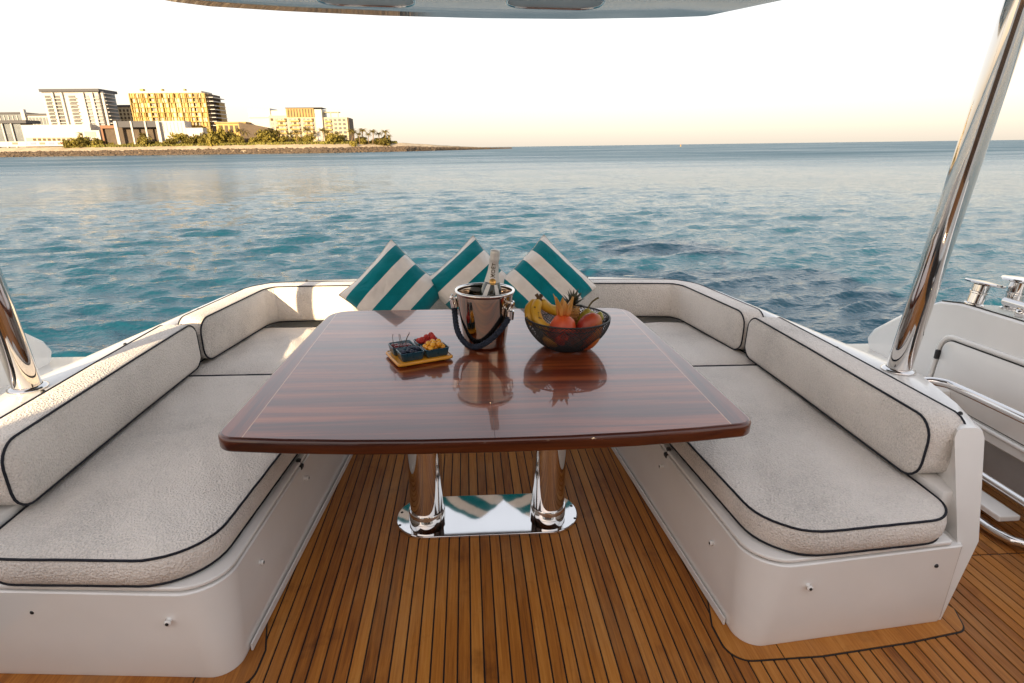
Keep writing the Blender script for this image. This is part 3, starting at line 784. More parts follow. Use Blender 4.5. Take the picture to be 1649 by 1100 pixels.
def backrest(label, path, th=.125, z0=.438, z1=.652, rend=.07, seed=0, wr=0.0, lean=.0):
    """cushion lofted along a plan path of its inner face; path runs so that the outside lies to the right"""
    P = [Vector(p) for p in path]
    S = [0]
    for a, b in zip(P, P[1:]): S.append(S[-1]+(b-a).length)
    Lt = S[-1]
    T = empty('backrest_cushion', (P[0].x, P[0].y, z0), label, 'cushion', 'terry cloth lounge cushions')
    def pos(s):
        s = max(0, min(Lt, s)); i = max(k for k in range(len(S)-1) if S[k] <= s+1e-9); t = (s-S[i])/max(1e-9, S[i+1]-S[i]); return P[i].lerp(P[i+1], t)
    def nrm(s):
        d = (pos(s+.02)-pos(s-.02)); d.normalize(); return Vector((d.y, -d.x))
    def pt(s, z, t):
        c, n = pos(s), nrm(s); q = c+n*(t+lean*(z-z0)); return (q.x, q.y, z)
    ss = [0.0, .004, .012, .025, .04, .055, rend]
    m = int((Lt-2*rend)/.022); ss = ss+[rend+(Lt-2*rend)*k/m for k in range(1, m)]+[Lt-q for q in ss[::-1]]
    loops = []
    def hz(s):
        e = min(s, Lt-s)
        if e >= rend: return 0.0
        return rend-math.sqrt(max(0, rend*rend-(rend-e)**2))
    NZ = 12
    for s in ss:
        a, b = z0+hz(s), z1-hz(s); L = []
        for k in range(NZ+1):
            z = a+(b-a)*k/NZ; u = min((z-a), (b-z)); e = min(min(s, Lt-s), u)
            bul = -.016*(1-math.exp(-max(0, e)/.03))
            w = (.010*noise.noise((s*3, z*4, seed))+wr*math.sin(s*58+6*noise.noise((s*4, z*5, seed+2)))*min(1, u/.05))*min(1, e/.04)
            L.append(pt(s, z, bul+w))
        for k in range(1, 6): L.append(pt(s, b+.006*math.sin(PI*k/6), th*k/6))
        for k in range(NZ+1): L.append(pt(s, b-(b-a)*k/NZ, th))
        for k in range(1, 6): L.append(pt(s, a, th*(1-k/6)))
        loops.append(L)
    obj('cover', loft(loops), M['terry'], T)
    for nm, t in (('front_piping', -.001), ('rear_piping', th+.000)):
        ring = []
        for s in ss: ring.append(pt(s, z1-hz(s), t))
        for s in ss[::-1]: ring.append(pt(s, z0+hz(s), t))
        obj(nm, tube(ring, .0039, 8, True), M['pipe'], T)
    return T
backrest('long cream terry backrest cushion along the right side bench', [(1.352, 2.712), (1.362, 2.2), (1.362, 1.51)][::-1], seed=1, lean=.02)
backrest('long cream terry backrest cushion along the left side bench', [(-1.352, 2.712), (-1.362, 2.2), (-1.362, 1.51)], seed=5, lean=.02)
cornr = [(1.345, 2.735), (1.262, 3.27), (1.245, 3.36), (1.215, 3.40), (1.16, 3.425), (.7, 3.445), (.006, 3.455)]
cornr = [tuple(q) for q in catmull(cornr, 5)]
backrest('cream terry backrest cushion bent round the right rear corner', cornr, th=.115, seed=2, wr=.0008)
backrest('wrinkled cream terry backrest cushion bent round the left rear corner, partly sunlit', [(-x, y) for x, y in cornr][::-1], th=.115, seed=6, wr=.0030)

# ------------------------------------------------------------------ throw pillows
def stripes(name, flip, off):
    m, n, l, b = new_mat(name); vec = coords(n, l)
    sep = n.new('ShaderNodeSeparateXYZ'); l.new(vec, sep.inputs[0])
    a = n.new('ShaderNodeMath'); a.operation = 'MULTIPLY_ADD'; a.inputs[1].default_value = 1/.152; a.inputs[2].default_value = off; l.new(sep.outputs['Y'], a.inputs[0])
    fr = n.new('ShaderNodeMath'); fr.operation = 'FRACT'; l.new(a.outputs[0], fr.inputs[0])
    r = ramp(n, [(0, (.0, .20, .235)), (.5, (.88, .82, .75))]); r.color_ramp.interpolation = 'CONSTANT'; l.new(fr.outputs[0], r.inputs[0])
    nz = ramp(n, [(.3, (.85, .85, .85)), (.7, (1, 1, 1))]); l.new(noise_n(n, l, vec, 12, 4), nz.inputs[0])
    mu = n.new('ShaderNodeMix'); mu.data_type = 'RGBA'; mu.blend_type = 'MULTIPLY'; mu.inputs[0].default_value = 1
    l.new(r.outputs[0], mu.inputs[6]); l.new(nz.outputs[0], mu.inputs[7]); l.new(mu.outputs[2], b.inputs['Base Color'])
    setp(b, rough=.9, sheen=.15, spec=.15)
    p = bump_n(n, l, noise_n(n, l, vec, 700, 2), .3, .001, None); bump_n(n, l, noise_n(n, l, vec, 9, 3, .5, .8), .8, .018, b, p)
    return m
def pillow(label, M4, off, seed, S=.425):
    T = empty('throw_pillow', M4.translation, label, 'pillow', 'striped throw pillows'); T.rotation_euler = M4.to_euler()
    N = 26; h = S/2; V, F = [], []
    def g(u, v, sg):
        # pinched corners, plump middle
        fx = 1-.075*(1-v*v)*u*u*1.0; fy = 1-.075*(1-u*u)*v*v
        x, y = u*h*(1-.06*(1-v*v)*abs(u)**3), v*h*(1-.06*(1-u*u)*abs(v)**3)
        x += .007*noise.noise((v*1.7+seed, u*.8, 3)); y += .007*noise.noise((u*1.7, v*.8+seed, 7))
        e = max(0, (1-u**4)*(1-v**4))
        z = sg*(.108*e**.62)
        z += .008*noise.noise((u*2.2+seed, v*2.2, sg))*e+.010*noise.noise((u*4+seed, v*3, sg*2))*min(1, e*2)+.004*noise.noise((u*9-v*5+seed, v*7, sg*2))*min(1, e*2)
        return (x, y, z)
    idx = {}
    for sg in (1, -1):
        for i in range(N+1):
            for j in range(N+1):
                bd = i in (0, N) or j in (0, N)
                if bd and (i, j, 0) in idx: continue
                u, v = -math.cos(PI*i/N), -math.cos(PI*j/N); u, v = .5*u+.5*(-1+2*i/N), .5*v+.5*(-1+2*j/N)
                key = (i, j, 0) if bd else (i, j, sg); idx[key] = len(V); V.append(g(u, v, 0 if bd else sg))
    def ix(i, j, sg): return idx[(i, j, 0)] if (i in (0, N) or j in (0, N)) else idx[(i, j, sg)]
    for sg in (1, -1):
        for i in range(N):
            for j in range(N):
                q = (ix(i, j, sg), ix(i+1, j, sg), ix(i+1, j+1, sg), ix(i, j+1, sg)); F.append(q if sg > 0 else q[::-1])
    obj('cover', (V, F), stripes('teal_stripes', 1, off), T, local=True)
    ring = [V[ix(i, 0, 1)] for i in range(N)]+[V[ix(N, j, 1)] for j in range(N)]+[V[ix(i, N, 1)] for i in range(N, 0, -1)]+[V[ix(0, j, 1)] for j in range(N, 0, -1)]
    obj('seam_piping', tube(ring, .003, 6, True), plain('cream_piping', (.62, .57, .50), .8), T, local=True)
    return T
def pmat(loc, roll, lean, yaw=0):
    # pillow local: z = face normal (towards -y), x,y in the face
    B = Matrix(((1, 0, 0), (0, 0, -1), (0, 1, 0))).to_4x4()     # local x->X, y->Z, z->-Y
    return Matrix.Translation(loc) @ Matrix.Rotation(yaw, 4, 'Z') @ Matrix.Rotation(-lean, 4, 'X') @ B @ Matrix.Rotation(roll, 4, 'Z')
pillow('left teal and white striped pillow, leaning farthest from the fruit bowl', pmat((-.475, 3.19, .665), R(45), R(22), R(9)), .36, 1)
pillow('middle teal and white striped pillow, partly hidden behind the ice bucket', pmat((-.045, 3.245, .695), R(41), R(17), R(5)), .36, 4, .395)
pillow('right teal and white striped pillow behind the fruit bowl', pmat((.37, 3.20, .69), R(-43), R(23), R(-8)), .36, 9)

# ------------------------------------------------------------------ table
TZ = .69
TB = empty('dining_table', (0, 2.03, 0), 'glossy dark rosewood table on twin polished steel columns', 'table')
half = [(.0, 1.408), (.2, 1.410), (.4, 1.420), (.58, 1.436), (.772, 1.462), (.758, 2.0), (.738, 2.5), (.722, 2.745), (.5, 2.752), (.0, 2.757)]
outl = [(x, y) for x, y in half]+[(-x, y) for x, y in half[-2:0:-1]]
rds = [0, 0, 0, 0, .060, 0, 0, .10, 0, 0]; rds = rds+rds[-2:0:-1]
outl = resample(round_poly(outl, rds, 10), .03)
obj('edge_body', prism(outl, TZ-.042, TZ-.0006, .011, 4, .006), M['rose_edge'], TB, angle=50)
def veneer(name, lo, hi, mat):
    bm = bmesh.new(); bm.faces.new([bm.verts.new((x, y, 0)) for x, y in inset(outl, .0112)])
    for c0, no in (((lo, 0, 0), (-1, 0, 0)), ((hi, 0, 0), (1, 0, 0))):
        bmesh.ops.bisect_plane(bm, geom=bm.verts[:]+bm.edges[:]+bm.faces[:], plane_co=c0, plane_no=no, clear_outer=True)
    ex = bmesh.ops.extrude_face_region(bm, geom=bm.faces[:])
    for v in ex['geom']:
        if isinstance(v, bmesh.types.BMVert): v.co.z = .0006
    v, f = bm_out(bm); obj(name, ([(a, b, c+TZ-.00065) for a, b, c in v], f), mat, TB, smooth=False)
veneer('top_panel', -.688, -.0006, M['rose_x']); veneer('top_panel', .0006, .688, M['rose_x'])
veneer('inlay_strip', .688, .6912, M['inlay']); veneer('inlay_strip', -.6912, -.688, M['inlay'])
veneer('border', .6912, .9, M['rose_y']); veneer('border', -.9, -.6912, M['rose_y'])
obj('under_frame', box(-.42, .42, 1.80, 2.26, TZ-.075, TZ-.0425, .006), M['black'], TB, smooth=False)
pp = round_poly([(-.371, 1.893), (.371, 1.893), (.371, 2.167), (-.371, 2.167)], .136, 14)
obj('base_plate', prism(pp, .0005, .014, .004, 3, .001), M['steel'], TB, angle=12)
for sx in (-1, 1):
    c = (sx*.248, 2.03, 0)
    col = obj('column', lathe([(.067, .0145), (.067, TZ-.075)], 64, c), M['steel'], TB, angle=40)
    obj('collar', lathe([(.0672, .0148), (.073, .0148), (.073, .050), (.0705, .054), (.0672, .054)], 64, c, cap=False), M['steel'], col, angle=40)
    obj('upper_collar', lathe([(.0672, TZ-.14), (.070, TZ-.14), (.070, TZ-.076), (.0672, TZ-.076)], 64, c, cap=False), M['steel'], col, angle=40)
    for dx, dy in ((.105, .03), (.105, -.055)):
        obj('bolt_hole', lathe([(.006, .0140), (.006, .0146)], 14, (sx*(.248+dx), 2.03+dy, 0)), M['dark'], TB)

# ------------------------------------------------------------------ support poles
def pole(sx, label):
    b, t = Vector((sx*1.607, 1.985, ZT)), Vector((sx*1.600, 1.83, 2.06))
    T = empty('support_pole', b, label, 'pole', 'hardtop support poles')
    obj('tube', tube([b.lerp(t, k/12) for k in range(13)], .0425, 40, cap=True), M['steel'], T, angle=40)
    obj('foot_flange', lathe([(.044, .0005), (.060, .0005), (.060, .006), (.052, .011), (.044, .013)], 40, tuple(b), cap=False), M['steel'], T)
pole(1, 'polished steel pole standing on the right coaming'); pole(-1, 'polished steel pole standing on the left coaming at the picture edge')

# ------------------------------------------------------------------ hardtop
HZ = 2.05
HT = empty('hardtop', (0, 2.0, HZ), 'glossy hardtop roof whose aft edge shows at the top of the picture', 'roof')
m, n, l, b = new_mat('hardtop_underside'); vec = coords(n, l)
r = ramp(n, [(.3, (.06, .075, .08)), (.7, (.08, .095, .10))]); l.new(noise_n(n, l, vec, 1.5, 3), r.inputs[0]); l.new(r.outputs[0], b.inputs['Base Color'])
setp(b, rough=.02, ior=2.6); M['under'] = m
hp = [(-1.76, 1.0), (1.76, 1.0), (1.75, 1.2), (1.72, 1.95), (1.36, 2.72), (1.22, 2.97), (1.02, 3.03), (.6, 3.115), (.15, 3.155), (-.35, 3.155), (-.8, 3.11), (-1.12, 3.05), (-1.26, 2.97), (-1.42, 2.72), (-1.74, 1.95), (-1.75, 1.2)]  # unseen forward end cut short to let sky light in
hp = [(x-(.12 if y > 2 else 0), y+(.09 if y > 2 else 0)) for x, y in hp]
hpo = resample(round_poly(hp, [.05, .05, 0, 0, .1, .06, 0, 0, 0, 0, 0, 0, .06, .1, 0, 0], 5), .15)
obj('panel', prism(hpo, HZ, HZ+.10, .03, 4, .012), M['under'], HT, angle=40)
obj('edge_trim', tube([(x, y, HZ+.012) for x, y in inset(hpo, -.001)], .007, 8, True), M['brownrub'] if 'brownrub' in M else M['steel_b'], HT)
for x, y, w, d in ((-.49, 2.88, .21, .12), (.33, 2.83, .21, .12)):
    ring = resample(round_poly([(x-w, y-d), (x+w, y-d), (x+w, y+d), (x-w, y+d)], .10, 10), .03)
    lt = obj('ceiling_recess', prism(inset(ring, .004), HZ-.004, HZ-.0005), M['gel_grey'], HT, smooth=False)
    obj('recess_trim', tube([(q[0], q[1], HZ-.004) for q in ring], .007, 8, True), M['steel'], lt)

# ------------------------------------------------------------------ bulwarks, side decks
def bulwark(sx, label):
    T = empty('bulwark', (sx*2.2, 2.2, 0), label, 'bulwark', 'bulwarks outside the lounge')
    yz = [(2.93, .40), (2.955, .445), (2.92, .50), (2.70, .67), (2.52, .765), (2.40, .785), (1.0, .80), (-.5, .80), (-.5, .235), (2.2, .235), (2.6, .25), (2.84, .33)]
    a = [(sx*2.20, y, z) for y, z in yz]; b2 = [(sx*2.46, y-(.10 if y > 2.4 else 0), z-.02 if z > .4 else z) for y, z in yz]
    a0 = [(sx*2.215, y, z+(.012 if z < .3 else -.012)) for y, z in [(y-(.012 if y > 2.8 else 0), z) for y, z in yz]]
    a1 = [(sx*2.185, y, z) for y, z in yz]
    L = [[(sx*2.190, y+(.010 if y < 0 else -.010 if y > 2.6 else 0), z+(.010 if z < .34 else -.010)) for y, z in yz], [(sx*2.20, y, z) for y, z in yz], b2]
    obj('wall', loft(L if sx < 0 else [q for q in L]), M['gel'], T, angle=35)
    obj('cap_seam', tube([(sx*2.2, y, z+.002) for y, z in ((2.52, .765), (2.40, .785), (1.0, .80), (-.3, .80))], .003, 6), M['dark'], T)
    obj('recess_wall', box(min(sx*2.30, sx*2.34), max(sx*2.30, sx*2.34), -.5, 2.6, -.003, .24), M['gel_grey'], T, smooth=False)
    for y in (1.98, 1.75): obj('drain', xf(lathe([(.008, 0), (.008, .004)], 12), Matrix.Translation((sx*2.3, y, .16)) @ Matrix.Rotation(-sx*PI/2, 4, 'Y')), M['dark'], T)
    obj('hull_side', box(min(sx*2.345, sx*2.47), max(sx*2.345, sx*2.47), -1.2, 2.98, -1.5, .236), M['gel'], T, smooth=False)
    obj('aft_ledge', box(min(sx*1.56, sx*2.34), max(sx*1.56, sx*2.34), 2.32, 3.02, -.002, .385, .02), M['gel'], T, angle=40)
    # hatch door: raised frame bead and a flush door with hinge
    ring = round_poly([(.9, .16+.12), (2.47, .30), (2.45, .625), (.9, .665)], [.03, .02, .075, .03], 8)
    obj('hatch_frame', tube([(sx*2.186, y, z) for y, z in resample(ring, .05)], .012, 8, True), M['gel'], T)
    dr = resample(inset(ring, .016), .05)
    o = obj('hatch_gap', loft([[(sx*2.1895, y, z) for y, z in dr], [(sx*2.1865, y, z) for y, z in dr]]), M['dark'], T, smooth=False)
    dr = resample(inset(ring, .021), .05)
    o = obj('hatch_door', loft([[(sx*2.1885, y, z) for y, z in dr], [(sx*2.183, y, z) for y, z in dr], [(sx*2.180, y, z) for y, z in inset(dr, .004)]]), M['gel'], T, angle=40)
    obj('hinge', box(min(sx*2.165, sx*2.183), max(sx*2.165, sx*2.183), 2.434, 2.452, .50, .545, .003, 1), M['black'], o, smooth=False)
    return T
bulwark(1, 'white gelcoat bulwark with hatch door outside the right pole'); bulwark(-1, 'white gelcoat bulwark outside the left pole at the picture edge')

def bollard(label, x, y, z, h, tilt=.16):
    T = empty('mooring_bollard', (x, y, z), label, 'bollard', 'mooring bollards on the bulwark'); T.rotation_euler = (0, tilt, 0)
    o = obj('post', lathe([(.040, 0), (.040, .005), (.033, .010), (.033, h*.5), (.036, h*.5+.003), (.036, h*.5+.009), (.033, h*.5+.012), (.034, h-.012)], 36), M['steel'], T, local=True, angle=40)
    obj('cap', xf(lathe([(.034, h-.012), (.075, h-.006), (.078, h), (.075, h+.005), (.02, h+.009)], 36), Matrix.Translation((.012, 0, 0))), M['steel'], T, local=True, angle=40)
    return T
bollard('polished steel mooring bollard with flat cap nearest the right pole', 2.235, 2.385, .783, .105)
bollard('polished steel mooring bollard cut by the right picture edge', 2.335, 2.30, .783, .135, .05)
T = empty('fairlead_rail', (2.25, 2.0, .79), 'short polished steel bar on feet on top of the right bulwark', 'rail')
obj('bar', tube([(2.25, 2.255, .835), (2.25, 1.9, .835), (2.25, 1.6, .835)], .017, 16), M['steel'], T, angle=40)
for y in (2.17, 1.75): obj('foot', tube([(2.25, y, .788), (2.25, y, .82)], .019, 14), M['steel'], T)
for sx, lb in ((1, 'tubular steel handrail fixed along the outside of the right coaming'), (-1, 'tubular steel handrail beside the left pole at the picture edge')):
    T = empty('handrail', (sx*1.72, 1.6, .5), lb, 'handrail', 'coaming handrails')
    pth = [(sx*1.66, 1.94, .585), (sx*1.70, 1.945, .60), (sx*1.74, 1.91, .607), (sx*1.755, 1.84, .608), (sx*1.76, 1.5, .612), (sx*1.76, .9, .618), (sx*1.70, .86, .61), (sx*1.60, .85, .6)]
    obj('tube', tube(catmull(pth, 6), .0165, 16), M['steel'], T, angle=40)
# folded boarding ladder lying on the side deck
T = empty('boarding_ladder', (2.0, 1.6, 0), 'tubular steel boarding ladder with pale tread folded on the side deck', 'ladder')
lp = [(2.06, 1.0, .13), (2.06, 1.75, .135), (2.06, 1.95, .14)]
obj('side_rail', tube([(2.09, .9, .150), (2.09, 2.2, .150)], .0175, 14), M['steel'], T, angle=40)
obj('side_rail', tube(catmull([(1.985, 2.2, .032), (1.98, 1.86, .032), (1.985, 1.75, .032), (2.02, 1.69, .032), (2.10, 1.675, .04), (2.15, 1.72, .09), (2.15, 1.8, .12)], 6), .0185, 16), M['steel'], T, angle=40)
obj('tread', box(1.985, 2.075, 1.76, 2.2, .075, .10, .006), M['gel'], T, smooth=False)
obj('bracket', box(2.02, 2.05, 1.95, 1.99, .034, .075), M['steel'], T, smooth=False)

# ------------------------------------------------------------------ unseen cabin wall behind the camera, placed to block the low sun
CB = empty('cabin', (0, -1.0, 0), 'unseen cabin bulkhead added behind the viewer to block the low sun', kind='structure')
M['veneer'] = plain('walnut_door', (.30, .135, .05), .4, var=.3, vscale=2)  # brown of the added, unseen doors, for the bucket to reflect
M['warm'] = plain('cream_wall', (.55, .44, .33), .6)
YC, HC = -1.6, 2.25
obj('wall', box(-2.70, -1.25, YC-.06, YC, 0, HC), M['gel'], CB, smooth=False); obj('wall', box(1.25, 2.45, YC-.06, YC, 0, HC), M['gel'], CB, smooth=False)  # unseen walls, wide enough to block the sun, white to bounce light
obj('lintel', box(-1.25, 1.25, YC-.06, YC, 1.92, HC), M['gel'], CB, smooth=False)
for k in range(4):
    a = -1.245+k*.6225; d = obj('door_leaf', box(a, a+.61, YC-.05, YC-.01, .01, 1.91, .004, 1), M['veneer'], CB, smooth=False)
    obj('pane', box(a+.09, a+.52, YC-.008, YC-.004, .5, 1.8), MI['glass'], d, smooth=False)
obj('side_wall', box(2.39, 2.45, -6, YC-.06, 0, HC), M['gel'], CB, smooth=False)
obj('fore_deck', box(-2.47, 2.47, -6, -1.205, -.1, -.004), M['gel'], CB, smooth=False)

# ------------------------------------------------------------------ ice bucket and bottle
TT = TZ+.0003
BC = (-.002, 2.212)
M['bucket'] = plain('reflection_tinted_steel', (.50, .41, .33), .05, 1, var=.04, vscale=8)  # warm reflection on plain steel, put into the shell colour
BK = empty('ice_bucket', (BC[0], BC[1], TT), 'polished steel ice bucket with dark navy rope handle on the table', 'bucket')
def cone_r(z): return .083+(.113-.083)*z/.222
prof = [(.0, .0005), (.078, .0005), (.083, .004)]+[(cone_r(z), z) for z in np.linspace(.01, .212, 14)]+[(.1118, .214), (.1085, .214)]+[(cone_r(z)-.004, z) for z in np.linspace(.21, .012, 12)]+[(.0, .010)]
prof = [(max(r_, .0004), z_) for r_, z_ in prof]
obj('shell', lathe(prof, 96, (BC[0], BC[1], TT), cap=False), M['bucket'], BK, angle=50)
obj('rolled_rim', lathe([(.1125, .213), (.1165, .217), (.1188, .2215), (.1188, .2255), (.1165, .2285), (.1125, .2290), (.1085, .2275), (.1065, .224), (.1068, .218), (.1085, .2132)], 96, (BC[0], BC[1], TT), cap=False), M['steel'], BK, angle=60)
ax = R(-33)      # direction of the right knob, turned towards the viewer
def rim(a, z, out): r_ = cone_r(z)+out; return Vector((BC[0]+r_*math.cos(a), BC[1]+r_*math.sin(a), TT+z))
M['rope'] = plain('navy_rope', (.010, .016, .032), .85, var=.3, vscale=40, bump=.8, bscale=400)
aL = R(174)
ctrl = [rim(aL, .165, .016), rim(aL, .12, .020), rim(R(196), .075, .022), rim(R(215), .042, .022), rim(R(236), .024, .022), rim(R(256), .028, .021), rim(R(276), .050, .020), rim(R(295), .082, .019), rim(R(310), .112, .019), rim(R(322), .138, .019)]
cl = catmull(ctrl, 14)
# three twisted strands
def strand(ph):
    out = []
    Tn = [(cl[min(i+1, len(cl)-1)]-cl[max(i-1, 0)]).normalized() for i in range(len(cl))]
    nr = Vector((0, 0, 1)); nr = (nr-Tn[0]*nr.dot(Tn[0]))
    if nr.length < .1: nr = Vector((1, 0, 0))
    nr.normalize(); s = 0
    for i, p in enumerate(cl):
        if i: s += (cl[i]-cl[i-1]).length
        nr = (nr-Tn[i]*nr.dot(Tn[i])).normalized(); bi = Tn[i].cross(nr); a = s*2*PI/.042+ph
        out.append(p+.0062*(math.cos(a)*nr+math.sin(a)*bi))
    return out
rp = obj('rope_handle', join(*[tube(strand(2*PI*k/3), .0060, 9) for k in range(3)]), M['rope'], BK)
for aa, p in ((R(322), ctrl[-1]), (aL, ctrl[0])):
    q = rim(aa, .185, .017); d = (q-p).normalized()
    obj('end_cap', tube([p-d*.012, p-d*.0115, p+d*.022, p+d*.026], [.0135, .0148, .0148, .010], 24), M['steel'], BK, angle=40)
    obj('eye_ring', tube([p+d*.030+.010*(math.cos(t)*d+math.sin(t)*Vector((0, 0, 1)).cross(d).normalized()) for t in [2*PI*k/18 for k in range(18)]], .0032, 8, True), M['steel'], BK)
    kb = rim(aa, .19, 0); o_ = Vector((math.cos(aa), math.sin(aa), 0))
    obj('knob', tube([kb-o_*.001, kb+o_*.014, kb+o_*.016, kb+o_*.024, kb+o_*.029], [.006, .006, .011, .012, .006], 20), M['steel'], BK, angle=40)

M['bottle'] = plain('dark_bottle_glass', (.010, .014, .008), .06, coat=1)
M['foil'] = plain('white_foil', (.58, .56, .52), .32, metal=.25, var=.1, vscale=60, bump=.5, bscale=140, bdist=.003)
M['goldseal'] = plain('gold_seal', (.62, .36, .11), .3, metal=.8, var=.15, vscale=80)
M['ink'] = plain('dark_gold_print', (.07, .05, .025), .5)
M['label'] = plain('white_label', (.78, .76, .72), .5)
BT = empty('champagne_bottle', (.004, 2.225, TT+.014), 'dark bottle with white foil neck and gold seal standing in the ice bucket', 'bottle')
BT.rotation_euler = (R(2), R(5.5), 0)
K = 1.06
bp = [(.001, .0), (.040, .0), (.046, .006), (.046, .150), (.044, .175), (.036, .208), (.026, .236), (.0195, .262)]
obj('glass_body', lathe([(r*K, z*K) for r, z in bp], 48, cap=False), M['bottle'], BT, local=True)
nk = [(.0280, .232), (.0240, .250), (.0200, .270), (.0180, .290), (.0168, .306), (.0182, .309), (.0186, .317), (.0172, .322), (.0178, .330), (.0172, .343), (.0160, .348), (.0020, .3495)]
def neck_r(z):
    for (r0, z0), (r1, z1) in zip(nk, nk[1:]):
        if z0 <= z <= z1: return r0+(r1-r0)*(z-z0)/(z1-z0)
    return .02
v, f = lathe([(r*K, z*K) for r, z in nk], 48, cap=False)
v = [(x+.0012*noise.noise((x*90, y*90, z*70)), y+.0012*noise.noise((x*90+5, y*90, z*70)), z) for x, y, z in v]
nf = obj('neck_foil', (v, f), M['foil'], BT, local=True)
# neck band with round seal and white sashes
def patch(a0, a1, z0, z1, off, na=10, nz=4, tw=0.0):
    V = []; F = []
    prof_r = lambda z: (np.interp(z, [.15, .175, .208, .236, .262], [.046, .044, .036, .026, .0195])+off)*K
    for i in range(na+1):
        for j in range(nz+1):
            t = j/nz; z = z0+(z1-z0)*t; a = a0+(a1-a0)*i/na+tw*t; r = prof_r(z); V.append((r*math.cos(a), r*math.sin(a), z*K))
    for i in range(na):
        for j in range(nz): q = i*(nz+1)+j; F.append((q, q+nz+1, q+nz+2, q+1))
    return V, F
obj('sash', patch(R(-142), R(-118), .165, .226, .0015, tw=R(16)), M['label'], BT, local=True)
obj('sash', patch(R(-62), R(-38), .165, .226, .0015, tw=R(-16)), M['label'], BT, local=True)
obj('neck_band', lathe([(.0265*K, .2325*K), (.0300*K, .226*K), (.0302*K, .2245*K)], 40, cap=False), M['bottle'], BT, local=True)
sm = Matrix.Translation((0, -.0275*K, .2365*K)) @ Matrix.Rotation(R(75), 4, 'X')
obj('seal', xf(lathe([(.0005, .0), (.0125, .0), (.0130, .002), (.011, .003), (.0105, .0022), (.0005, .0025)], 28, cap=False), sm), M['goldseal'], BT, local=True)
def neck_text():
    cu = bpy.data.curves.new('lettering', 'FONT'); cu.body = 'MOËT'; cu.size = .0190; cu.offset = .0005; cu.space_character = 1.08; cu.resolution_u = 3
    t = bpy.data.objects.new('lettering', cu); C.objects.link(t)
    bpy.context.view_layer.update()
    me = bpy.data.meshes.new_from_object(t.evaluated_get(bpy.context.evaluated_depsgraph_get()))
    V = [tuple(q.co) for q in me.vertices]; F = [tuple(p.vertices) for p in me.polygons]
    bpy.data.objects.remove(t); bpy.data.meshes.remove(me)
    out = []
    for x, y, _ in V:
        z = .250+x; r = (neck_r(z)+.0009)*K; a = R(-92)-(y-.006)/.019
        out.append((r*math.cos(a), r*math.sin(a), z*K))
    return out, F
obj('lettering', neck_text(), M['ink'], nf, local=True, smooth=False)

# ------------------------------------------------------------------ wire fruit bowl
WB = Vector((.322, 2.165, TT))
BW = empty('fruit_bowl', WB, 'black wire mesh fruit bowl heaped with fruit on the table', 'bowl')
M['wire'] = plain('black_wire', (.012, .012, .014), .45)
def bowl_net(prof, n, closed_off=0):
    """diamond net of a surface of revolution"""
    V, F = [], []
    for i, (r, z) in enumerate(prof):
        for k in range(n):
            a = 2*PI*(k+.5*(i % 2))/n; V.append((r*math.cos(a), r*math.sin(a), z))
    for i in range(len(prof)-2):
        for k in range(n):
            # diamond: (i,k) -> (i+1,k_right) -> (i+2,k) -> (i+1,k_left)
            if i % 2 == 0: a, b_ = (i+1)*n+k, (i+1)*n+(k-1) % n
            else: a, b_ = (i+1)*n+(k+1) % n, (i+1)*n+k
            F.append((i*n+k, a, (i+2)*n+k, b_))
    return V, F
def curve_prof(pts, m):
    c = catmull([Vector((r, z)) for r, z in pts], 20); S = [0]
    for a, b_ in zip(c, c[1:]): S.append(S[-1]+(b_-a).length)
    out = []
    for i in range(m+1):
        s = S[-1]*i/m; j = min(len(S)-2, max(k for k in range(len(S)) if S[k] <= s+1e-9)); t = (s-S[j])/(S[j+1]-S[j]); p = c[j].lerp(c[j+1], t); out.append((p.x, p.y))
    return out
po = curve_prof([(.060, .004), (.088, .010), (.120, .034), (.150, .072), (.166, .108), (.166, .126)], 24)
pi_ = curve_prof([(.166, .126), (.155, .120), (.143, .098), (.122, .062), (.096, .030), (.070, .016)], 24)
for nm, pr, nn in (('outer_mesh', po, 68), ('inner_mesh', pi_, 68)):
    o = obj(nm, bowl_net(pr, nn), M['wire'], BW, smooth=False, local=True)
    w = o.modifiers.new('wire', 'WIREFRAME'); w.thickness = .0026; w.use_even_offset = False; w.use_boundary = True
for r_, z_, t_ in ((.166, .127, .0034), (.143, .100, .0022), (.088, .0105, .0030), (.060, .004, .0032)):
    obj('ring', tube([(r_*math.cos(2*PI*k/64), r_*math.sin(2*PI*k/64), z_) for k in range(64)], t_, 8, True), M['wire'], BW, local=True)
obj('floor_mesh', xf(lathe([(.001, .010), (.060, .006), (.0605, .004)], 40, cap=False), Matrix()), M['wire'], BW, local=True)

